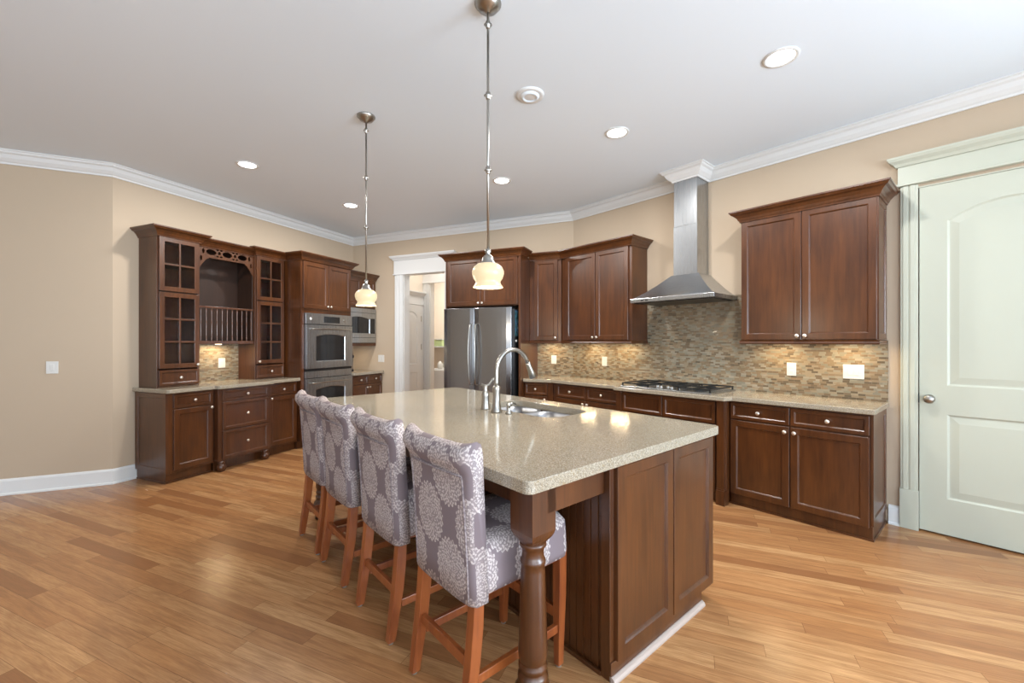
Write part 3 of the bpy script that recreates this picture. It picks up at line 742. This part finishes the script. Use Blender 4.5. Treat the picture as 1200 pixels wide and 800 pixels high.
# ---- tall oven cabinet
t = T('oven_cabinet', 'tall brown cabinet housing the steel double oven, two doors above', 'cabinet', FB, 2.12, .3, 0)
oz0, oz1 = .34, 1.785
mb = MB().box(1.672, 2.548, .002, .58, oz1, Z1+.012).box(1.672, 2.548, .002, .58, .1, oz0).box(1.672, 1.70, .002, .58, oz0, oz1).box(2.52, 2.548, .002, .58, oz0, oz1).box(1.70, 2.52, .002, .03, oz0, oz1)
t.add('body', mb, CAB); t.add('kick_board', MB().box(1.672, 2.548, .002, .52, 0, .1), CAB)
m_ = MB().plate(rect(1.672, 2.548, .10, Z1+.012), [rect(1.722, 2.545, oz0, 1.772)], .58, .59); t.add('face_frame', m_, CAB, bevel=0)
front(t, 'door', 1.70, 2.112, 1.83, Z1-.01, .61, (2.088, 1.87)); front(t, 'door', 2.120, 2.53, 1.83, Z1-.01, .61, (2.144, 1.87))
front(t, 'drawer', 1.70, 2.53, .12, .33, .61, (2.12, .23), .04)
cab_crown(t, 1.672, 2.548, .35, .61, Z1+.015, nr=.57)
# double oven
t = T('double_wall_oven', 'stainless steel double wall oven built into the tall brown cabinet', 'oven', FB, 2.13, .5, oz0)
t.add('case', MB().box(1.73, 2.51, .06, .60, oz0+.004, 1.765), BLACK)
t.add('control_panel', MB().box(1.725, 2.542, .592, .622, 1.625, 1.768), STEELH, bevel=.004)
t.add('display', MB().box(2.02, 2.30, .622, .626, 1.65, 1.735), DARKG, bevel=0)
t.add('emblem', MB().lathe((1.80, .622, 1.695), [(.018, 0), (.018, .003), (.001, .0035)], 'n', 16), WPLAS, bevel=0)
t.add('control_button', MB().lathe((2.39, .622, 1.69), [(.02, 0), (.018, .01), (.001, .011)], 'n', 16), NICK, bevel=0)
t.add('trim_strip', MB().box(1.725, 2.542, .592, .615, 1.0, 1.03), BLACK); 
t.add('vent_panel', MB().box(1.725, 2.542, .592, .618, .91, .998), STEELH)
for (z0, z1) in ((1.035, 1.615), (oz0+.01, .90)):
    A = lambda i: arch(1.88, 2.40, z0+.09, z1-.115, .03, i)
    mb = MB().plate(rect(1.725, 2.542, z0, z1), [A(0)], .594, .63)
    mb.rings2([(A(0), .63), (A(.008), .624), (A(.01), .62)], fill=False)
    d = t.add('oven_door', mb, STEELH, bevel=.002)
    t.add('window', MB().plate(A(.006), [], .612, .621), DARKG, d, bevel=0)
    t.add('handle', MB().tube([(1.79, .63, z1-.055), (1.79, .665, z1-.055), (1.81, .675, z1-.055), (2.13, .69, z1-.05), (2.45, .675, z1-.055), (2.47, .665, z1-.055), (2.47, .63, z1-.055)], .011, 8), NICK, d, bevel=0, smooth=True)

# ---- microwave cabinet in the corner
mu0, mu1 = 2.552, FB.len-.015
t = T('wall_cabinet', 'brown corner wall cabinet holding the microwave beside the ovens', 'cabinet', FB, 2.89, .25, 1.34)
NM = .47
mb = MB().box(mu0, mu1, .002, NM, 1.915, Z1-.06).box(mu0, mu1, .002, NM, 1.335, 1.365).box(mu0, mu0+.02, .002, NM, 1.365, 1.915).box(mu1-.02, mu1, .002, NM, 1.365, 1.915).box(mu0+.02, mu1-.02, .002, .02, 1.365, 1.915)
t.add('body', mb, CAB)
c_ = (mu0+mu1)/2
front(t, 'door', mu0+.015, c_-.004, 1.95, Z1-.075, NM+.02, (c_-.03, 1.985)); front(t, 'door', c_+.004, mu1-.015, 1.95, Z1-.075, NM+.02, (c_+.03, 1.985))
cab_crown(t, mu0, mu1, .002, NM+.02, Z1-.065, left=False, right=False)
t.add('light_rail', MB().box(mu0, mu1, NM, NM+.015, 1.325, 1.37), CAB); puck(t, c_, .2, 1.332, 1.2, (1, .8, .55))
t = T('microwave_oven', 'built-in stainless steel microwave with dark arched window in the corner cabinet', 'microwave', FB, c_, .3, 1.365)
t.add('case', MB().box(mu0+.03, mu1-.03, .03, NM-.002, 1.37, 1.905), BLACK)
A = lambda i: arch(mu0+.03, mu1-.16, 1.52, 1.785, .035, i)
mb = MB().plate(rect(mu0+.005, mu1-.012, 1.375, 1.912), [A(0)], NM, NM+.03); mb.rings2([(A(0), NM+.03), (A(.006), NM+.024)], fill=False)
d = t.add('door_frame', mb, STEELH, bevel=.002)
t.add('window', MB().plate(A(.004), [], NM+.01, NM+.022), DARKG, d, bevel=0)
t.add('keypad', MB().box(mu1-.14, mu1-.04, NM+.03, NM+.033, 1.52, 1.76), DARKG, bevel=0)
t.add('vent_strip', MB().box(mu0+.02, mu1-.03, NM+.03, NM+.034, 1.452, 1.458).box(mu0+.02, mu1-.03, NM+.03, NM+.034, 1.84, 1.846), BLACK, bevel=0)
t = T('base_cabinet', 'small brown base cabinet with two drawers under the microwave', 'cabinet', FB, c_, .3, 0)
t.add('body', carcass(mu0, mu1, .002, .60, KT, ZC-.04), CAB); t.add('kick_board', MB().box(mu0, mu1, .002, .55, 0, KT), CAB)
for (a, b, kx) in ((mu0+.01, c_-.004, 1), (c_+.004, mu1-.01, -1)):
    front(t, 'drawer', a, b, .745, .872, .62, ((a+b)/2, .81), .03)
    front(t, 'door', a, b, KT+.01, .735, .62, ((b-.025) if kx > 0 else (a+.025), .69), .045)
single('worktop', MB().box(mu0, FB.len-.012, .002, .655, ZC-.038, ZC), GRAN, FB, (c_, .3, ZC-.038), 'small square of pale worktop under the microwave', 'countertop', bevel=.005)
# cord beside the oven cabinet
pts = [(2.575, .59, 1.30), (2.572, .60, 1.22), (2.58, .605, 1.16), (2.57, .605, 1.08), (2.576, .60, 1.0), (2.57, .59, .94), (2.575, .54, .932), (2.59, .50, .932)]
t = T('power_cord', 'black cord hanging down beside the double oven above the small worktop', 'cord', FB, 2.575, .58, .93)
t.add('cord', MB().tube(pts, .004, 6), BLACK, bevel=0, smooth=True); t.add('plug', MB().box(2.556, 2.590, .585, .615, 1.15, 1.19).box(2.560, 2.588, .585, .612, .945, .985), BLACK, bevel=.004)

# ------------------------------------------------------------------ island
IU0, IU1, IN0, IN1 = .075, 2.718, 1.915, 3.365
BE = 2.69; BN = 2.885
t = T('kitchen_island', 'long brown kitchen island with turned corner posts and panelled end', 'island', FD, 1.4, 2.6, 0)
mb = MB().box(.15, BE, 1.98, BN-.02, .105, ZC-.27).box(.15, BE, 2.09, BN-.02, 0, .105)
mb.box(.15, 1.10, 1.98, BN-.02, ZC-.27, ZC-.046).box(2.05, BE, 1.98, BN-.02, ZC-.27, ZC-.046).box(1.10, 2.05, 1.98, 2.03, ZC-.27, ZC-.046).box(1.10, 2.05, 2.50, BN-.02, ZC-.27, ZC-.046)
t.add('body', mb, CAB)
front(t, 'end_panel', 0, 0, 0, 0, 0) if False else None
def end_front(n0, n1, z0, z1):
    fr = .06; th = .02
    def ring(i, d): return [(BE+d, n0+i, z0+i), (BE+d, n1-i, z0+i), (BE+d, n1-i, z1-i), (BE+d, n0+i, z1-i)]
    return MB().loft([ring(0, 0), ring(0, th-.002), ring(.002, th), ring(fr-.01, th), ring(fr-.004, th-.005), ring(fr, th-.011), ring(fr+.001, th-.012)])
t.add('end_panel', end_front(1.985, 2.402, .08, ZC-.05), CAB, bevel=0); t.add('end_panel', end_front(2.410, 2.857, .08, ZC-.05), CAB, bevel=0)
t.add('base_board', MB().box(BE, BE+.006, 2.09, BN, 0, .078), CAB)
t.add('base_moulding', MB().sweep([(BE, BN), (BE, 2.09)][::-1], [(0, 0), (.026, 0), (.026, .008), (.02, .018), (.01, .024), (0, .024)]) , SHOE, bevel=0)
# beadboard back
mb = MB(); bw = .0405; nbd = int((BE-.03-.15)/bw)
for k_ in range(nbd): u = .15+k_*bw; mb.box(u+.0015, u+bw-.0015, BN-.021, BN-.015, .0, ZC-.046)
t.add('beadboard', mb, CAB, bevel=.002)
t.add('corner_stile', MB().box(BE-.045, BE, BN-.02, BN, 0, ZC-.046), CAB); t.add('corner_stile', MB().box(.15, .195, BN-.02, BN, 0, ZC-.046), CAB)
t.add('shoe_moulding', MB().box(.15, BE-.045, BN-.012, BN+.004, 0, .018), CAB)
# apron
t.add('apron', MB().box(BE-.05, BE-.028, BN, 3.22, .765, ZC-.046), CAB); t.add('apron', MB().box(.15, .172, BN, 3.22, .765, ZC-.046), CAB)
t.add('apron', MB().box(.17, BE-.05, 3.25, 3.272, .785, ZC-.046), CAB)
def post(cu, cn):
    h = .059
    mb = MB().box(cu-h, cu+h, cn-h, cn+h, .70, ZC-.046)
    # shoulder turning from square to round
    rings = []
    for (z, f) in ((.70, 0), (.685, .15), (.672, .4), (.662, .75), (.655, 1)):
        ring = []
        for k_ in range(24):
            a = 2*PI*k_/24+PI/4; c, s_ = math.cos(a), math.sin(a); sq = h/max(abs(c), abs(s_)); r = sq*(1-f)+.047*f; ring.append((cu+r*c, cn+r*s_, z))
        rings.append(ring)
    mb.loft(rings)
    o = t.add('post', mb, CAB, bevel=0, label='turned corner post')
    pf = [(.047, .656), (.050, .65), (.050, .642), (.044, .636), (.040, .625), (.041, .60), (.046, .592), (.048, .584), (.046, .576), (.043, .570), (.045, .55), (.048, .45), (.052, .33), (.0545, .26), (.054, .235), (.048, .222), (.047, .216), (.053, .208), (.054, .198), (.049, .19), (.047, .18), (.055, .172), (.057, .16), (.05, .15), (.055, .138), (.067, .12), (.072, .10), (.07, .08), (.06, .065), (.056, .06), (.062, .052), (.062, 0)]
    t.add('turning', MB().lathe((cu, cn, 0), pf[::-1], seg=32), CAB, o, bevel=0, smooth=True)
post(2.603, 3.235); post(.20, 3.245)
# worktop with sink cut-out
def rr2(u0, u1, n0, n1, r, seg=6):
    return [(p[0], p[1]) for p in rrect((u0+u1)/2, (n0+n1)/2, u1-u0, n1-n0, r, 0, seg)]
SK = (1.20, 1.95, 2.07, 2.47)
hole = rr2(*SK, .09)
outer = rr2(IU0, IU1, IN0, IN1, .03, 4)
single('worktop', slab(outer, ZC-.045, ZC, [hole]), GRAN, FD, (1.4, 2.6, ZC-.045), 'large speckled stone island top with undermount sink cut-out', 'countertop', bevel=.007)
t = T('kitchen_sink', 'undermount stainless steel double-bowl sink in the island top', 'sink', FD, 1.57, 2.27, ZC-.22)
def bowl(u0, u1, n0, n1, dp, r):
    cu, cn, w, d_ = (u0+u1)/2, (n0+n1)/2, u1-u0, n1-n0; zt_ = ZC-.046
    rings = [rrect(cu, cn, w+.03, d_+.03, r+.01, zt_), rrect(cu, cn, w, d_, r, zt_), rrect(cu, cn, w-.01, d_-.01, r, zt_-.05), rrect(cu, cn, w-.03, d_-.03, r, zt_-dp+.02), rrect(cu, cn, w-.1, d_-.1, max(.02, r-.03), zt_-dp)]
    m2 = MB(); m2.loft(rings, cap=False); k2 = len(rings[0]); m2.f.append(tuple(range(4*k2, 5*k2))); return m2
t.add('bowl', bowl(1.205, 1.50, 2.075, 2.465, .15, .08), SINKM, bevel=0, smooth=True); t.add('bowl', bowl(1.535, 1.945, 2.075, 2.465, .19, .09), SINKM, bevel=0, smooth=True)
for u in (1.352, 1.74): t.add('drain', MB().lathe((u, 2.27, ZC-.046-(.149 if u < 1.5 else .189)), [(.04, 0), (.04, .003), (.03, .004), (.001, .002)]), NICK, bevel=0)
# faucet
fu, fn = 1.555, 2.565
t = T('kitchen_faucet', 'tall gooseneck pull-down faucet in brushed nickel behind the sink', 'faucet', FD, fu, fn, ZC)
t.add('body', MB().lathe((fu, fn, ZC), [(.038, 0), (.036, .01), (.03, .02), (.026, .05), (.024, .13), (.027, .15), (.027, .165), (.018, .175), (.001, .176)]), NICK, bevel=0, smooth=True)
pts = [(fu, fn, ZC+.16)]; R = .145; zc_ = 1.19
for k_ in range(15):
    a = PI*(1-k_/14*.88); pts.append((fu, fn-(R+R*math.cos(a)), zc_+R*math.sin(a)))
t.add('spout', MB().tube([(fu, fn, ZC+.17)]+[(fu, fn, ZC+.17+(zc_-ZC-.17)*k_/4) for k_ in range(1, 4)]+pts[1:], .0145, 12), NICK, bevel=0, smooth=True)
e0 = Vector(pts[-1]); dr = (Vector(pts[-1])-Vector(pts[-2])).normalized()
t.add('spray_head', MB().tube([e0, e0+dr*.02, e0+dr*.07, e0+dr*.115, e0+dr*.12], [.016, .019, .022, .03, .026], 16), NICK, bevel=0, smooth=True)
hu_, hn_ = 1.415, 2.55
t = T('faucet_lever', 'separate nickel lever control standing left of the gooseneck faucet', 'faucet handle', FD, hu_, hn_, ZC)
t.add('body', MB().lathe((hu_, hn_, ZC), [(.034, 0), (.031, .008), (.028, .03), (.026, .09), (.028, .105), (.022, .12), (.014, .135), (.018, .15), (.015, .165), (.001, .17)]), NICK, bevel=0, smooth=True)
t.add('lever', MB().tube([(hu_-.02, hn_+.02, ZC+.172), (hu_, hn_, ZC+.16), (hu_+.02, hn_-.02, ZC+.172), (hu_+.035, hn_-.035, ZC+.205), (hu_+.05, hn_-.05, ZC+.218)], [.009, .009, .008, .008, .01], 10), NICK, bevel=0, smooth=True)
su_, sn_ = 1.655, 2.545
t = T('soap_dispenser', 'short nickel soap pump right of the gooseneck faucet', 'soap dispenser', FD, su_, sn_, ZC)
t.add('body', MB().lathe((su_, sn_, ZC), [(.024, 0), (.022, .01), (.014, .02), (.012, .045), (.017, .052), (.017, .07), (.001, .074)]), NICK, bevel=0, smooth=True)
t.add('nozzle', MB().tube([(su_, sn_, ZC+.062), (su_, sn_-.03, ZC+.066), (su_-.0, sn_-.06, ZC+.055)], [.008, .007, .006], 8), NICK, bevel=0, smooth=True)

# ------------------------------------------------------------------ counter stools
SU, SN = 2.305, 3.2
stool = T('counter_stool', 'counter stool nearest the camera, medallion slipcover, beside the turned post', 'stool', FD, SU, SN, 0, 'counter stools along the island')
hw_ = .213
rings = [rrect(SU, 3.175, 2*hw_, .49, .05, .475), rrect(SU, 3.175, 2*hw_+.006, .496, .05, .50), rrect(SU, 3.175, 2*hw_, .49, .05, .58), rrect(SU, 3.175, 2*hw_-.004, .486, .05, .62),
         rrect(SU, 3.18, 2*hw_-.03, .46, .06, .648), rrect(SU, 3.185, 2*hw_-.10, .40, .07, .664), rrect(SU, 3.185, .2, .26, .08, .672)]
stool.add('seat', MB().loft(rings), FAB, bevel=0, smooth=True, uv=True)
# upholstered back: a leaning side profile with a rolled top, lofted across a slight curve
prof = [(3.452, .445), (3.456, .55), (3.464, .70), (3.474, .85), (3.482, .922), (3.498, .940), (3.512, .965), (3.510, .995), (3.492, 1.016), (3.465, 1.024), (3.438, 1.012), (3.424, .975), (3.414, .90), (3.400, .75), (3.388, .62), (3.381, .50), (3.381, .445)]
rings = []
for k_ in range(15):
    f = -1+2*k_/14; ff = math.copysign(abs(f)**.7, f); cur = -.014*abs(f)**3; edge = .5 if abs(f) > .999 else 1
    cz_ = sum(p[0] for p in prof)/len(prof)
    rr_ = []
    for (n_, z_) in prof:
        zz = z_ + (.017*f**4 if z_ > .93 else 0)
        if z_ < .46: zz = z_ - .0*(1-f*f)
        c_n = 3.42+.06*(z_-.5)
        rr_.append((SU+(hw_+.002+.022*max(0, z_-.75)/.27)*ff, c_n+(n_-c_n)*(1 if edge == 1 else .72)+cur, zz))
    rings.append(rr_)
stool.add('backrest', MB().loft(rings), FAB, bevel=0, smooth=True, uv=True)
mb = MB()
def bk(f, z_, n_): return (SU+(hw_-.028)*f, n_+.003-.014*abs(f)**3*.7, z_)
pipe = [bk(-1, .46, 3.452), bk(-1, .6, 3.458), bk(-1, .75, 3.467), bk(-1, .9, 3.479)] + [bk(-1+2*k_/8, .912, 3.481) for k_ in range(9)] + [bk(1, .9, 3.479), bk(1, .75, 3.467), bk(1, .6, 3.458), bk(1, .46, 3.452)]
stool.add('piping', MB().tube(pipe, .005, 6), PIPE, bevel=0, smooth=True)
for sgn in (-1, 1):
    u = SU+sgn*.185
    o = stool.add('leg', MB().beam([(u, 3.405, .60), (u, 3.41, .47), (u, 3.416, .36), (u, 3.428, .24), (u, 3.446, .12), (u, 3.462, .008)], [.021]*4+[.019, .017], [.02, .022, .024, .023, .021, .018]), STOOL, bevel=.003)
    stool.add('glide', MB().lathe((u, 3.462, 0), [(.013, 0), (.014, .008), (.001, .009)], seg=12), RUBBER, o, bevel=0)
    o = stool.add('leg', MB().beam([(u, 2.968, .50), (u, 2.97, .30), (u, 2.975, .008)], [.022, .021, .015], [.022, .021, .015]), STOOL, bevel=.003)
    stool.add('glide', MB().lathe((u, 2.975, 0), [(.012, 0), (.013, .008), (.001, .009)], seg=12), RUBBER, o, bevel=0)
    stool.add('stretcher', MB().box(u-.010, u+.010, 2.98, 3.41, .15, .185), STOOL)
stool.add('stretcher', MB().box(SU-.17, SU+.17, 3.42, 3.44, .205, .245), STOOL)
stool.add('stretcher', MB().box(SU-.17, SU+.17, 2.962, 2.982, .20, .245), STOOL)
stool.add('seat_frame', MB().box(SU-.19, SU+.19, 2.96, 3.40, .455, .50), STOOL)
for u, lab in ((.62, 'farthest medallion stool, at the hutch end of the island'), (1.107, 'second medallion stool from the hutch end, close against the farthest one'), (1.706, 'third medallion stool from the hutch end, next to the nearest one')):
    copy_thing(stool.o, FD.w(u, SN), lab)

# ------------------------------------------------------------------ ceiling fixtures
can0 = None
CANS = [((1.627, 2.566), 'largest glowing recessed downlight, nearest the sage door'), ((.864, 3.49), 'glowing recessed downlight in front of the range hood'), ((-.109, 4.527), 'glowing recessed downlight nearest the refrigerator'),
        ((-2.035, 5.35), 'glowing recessed downlight in front of the double oven'), ((-2.571, 4.122), 'glowing recessed downlight in front of the hutch')]
for (x, y), lab in CANS:
    if can0 is None:
        t = T('recessed_light', lab, 'ceiling light', FW, x, -y, CEIL, 'lit recessed downlights')
        t.add('trim_ring', MB().lathe((x, -y, CEIL), [(.098, 0), (.097, -.006), (.08, -.008), (.074, -.002), (.074, 0)], seg=32), TRIM, bevel=0, smooth=True)
        t.add('lamp', MB().lathe((x, -y, CEIL), [(.074, -.001), (.06, -.004), (.001, -.005)], seg=32), BULB, bevel=0)
        area('downlight_lamp', (0, 0, -.02), (0, 0, 0), .14, .14, 34, (1, .97, .93), t.o, 'DISK')
        can0 = t.o
    else: copy_thing(can0, (x, y, CEIL), lab)
x, y = .125, 2.958
t = T('eyeball_light', 'unlit white recessed eyeball fixture in the ceiling over the sink', 'ceiling light', FW, x, -y, CEIL)
t.add('trim_ring', MB().lathe((x, -y, CEIL), [(.098, 0), (.097, -.008), (.08, -.012), (.06, -.010)], seg=32, cap=False), TRIM, bevel=0, smooth=True)
t.add('eyeball', MB().lathe((x, -y, CEIL), [(.07, -.002), (.066, -.012), (.055, -.022), (.045, -.024), (.042, -.016), (.001, -.012)], seg=32), CEILM, bevel=0, smooth=True)
t.add('lamp', MB().lathe((x, -y, CEIL), [(.042, -.015), (.03, -.020), (.001, -.022)], seg=24), TRIM, bevel=0)
def pendant(x, y, lab):
    c = (x, -y, 0)
    t = T('pendant_light', lab, 'pendant light', FW, x, -y, CEIL, 'pendants above the island')
    t.add('canopy', MB().lathe(c, [(.068, CEIL), (.068, CEIL-.008), (.055, CEIL-.02), (.05, CEIL-.03), (.02, CEIL-.04), (.012, CEIL-.05), (.001, CEIL-.05)][::-1], seg=24), NICK, bevel=0, smooth=True)
    t.add('rod', MB().lathe(c, [(.0065, 1.84), (.0065, CEIL-.045)], seg=12), NICK, bevel=0, smooth=True)
    for z in (3.0, 2.64, 2.26): t.add('collar', MB().lathe(c, [(.0065, z-.022), (.012, z-.015), (.011, z-.006), (.021, z), (.011, z+.006), (.012, z+.015), (.0065, z+.022)], seg=16), NICK, bevel=0, smooth=True)
    t.add('fitter', MB().lathe(c, [(.044, 1.774), (.041, 1.788), (.033, 1.794), (.031, 1.806), (.026, 1.820), (.013, 1.831), (.011, 1.836), (.017, 1.845), (.015, 1.856), (.008, 1.862)], seg=24), NICK, bevel=0, smooth=True)
    s_ = t.add('shade', MB().lathe(c, [(.040, 1.786), (.054, 1.783), (.072, 1.768), (.081, 1.748), (.081, 1.732), (.074, 1.710), (.065, 1.697), (.063, 1.690), (.067, 1.680), (.076, 1.668), (.076, 1.664), (.073, 1.666), (.064, 1.680), (.060, 1.690), (.062, 1.697), (.070, 1.712), (.077, 1.732), (.077, 1.748), (.068, 1.765), (.050, 1.779), (.036, 1.781)], seg=32, cap=False), SHADE, bevel=0, smooth=True)
    l = bpy.data.lights.new('pendant_bulb', 'POINT'); l.energy = 11; l.color = (1, .86, .66); l.shadow_soft_size = .03
    o = bpy.data.objects.new('pendant_bulb', l); S.collection.objects.link(o); o.parent = t.o; o.location = (0, 0, 1.58-CEIL)
pendant(-1.114, 3.239, 'pendant light hanging over the far end of the island, in front of the ovens')
pendant(-.122, 2.158, 'pendant light hanging over the near end of the island, in front of the refrigerator')

# ------------------------------------------------------------------ laundry room beyond the doorway
wu0, wu1 = .22, .90
t = T('washing_machine', 'white washing machine seen through the two doorways', 'washing machine', FC, .56, -2.1, 0)
t.add('cabinet', MB().box(wu0, wu1, -2.46, -1.82, .02, .82), WPLAS, bevel=.01)
t.add('control_panel', MB().box(wu0, wu1, -2.46, -2.34, .82, .94), WPLAS, bevel=.01)
t.add('lid', MB().box(wu0+.04, wu1-.04, -2.32, -1.86, .82, .835), WPLAS, bevel=.004)
single('wall_shelf', MB().box(-.48, 1.9, -2.5, -2.2, 1.27, 1.295).box(-.2, -.18, -2.5, -2.22, 1.18, 1.27), TRIM, FC, (1.0, -2.35, 1.27), 'white shelf on the cream wall above the washing machine', 'shelf')
t = T('storage_box', 'pale green box on the laundry shelf', 'box', FC, .2, -2.33, 1.297)
t.add('box_body', MB().box(.06, .33, -2.44, -2.22, 1.297, 1.43), GREEN, bevel=.004); t.add('box_lid', MB().box(.05, .34, -2.45, -2.21, 1.43, 1.455), WPLAS, bevel=.004)
single('jug', MB().lathe((.46, -1.95, .837), [(.05, 0), (.055, .02), (.055, .10), (.03, .13), (.02, .15), (.001, .155)]), WPLAS, FC, (.46, -1.95, .837), 'white jug standing on the washing machine', 'jug', bevel=0, smooth=True)
single('cup', MB().lathe((.30, -1.93, .837), [(.028, 0), (.032, .03), (.035, .07), (.03, .07), (.001, .06)]), BROWNC, FC, (.30, -1.93, .837), 'small brown cup beside the white jug', 'cup', bevel=0, smooth=True)
for (u, n, pw) in ((1.3, -.55, 7), (.9, -1.7, 45)):  # unseen lamps added to brighten the hall and laundry
    t = T('added_ceiling_light', 'added unseen round flush light in the laundry room' if n < -1 else 'added unseen round flush light in the hall', 'ceiling light', FC, u, n, CEIL)
    t.add('diffuser', MB().lathe((u, n, CEIL), [(.13, 0), (.13, -.02), (.1, -.045), (.001, -.055)]), BULB, bevel=0, smooth=True)
    area('added_flush_lamp', (0, 0, -.07), (0, 0, 0), .25, .25, pw, (1, .96, .9), t.o, 'DISK')
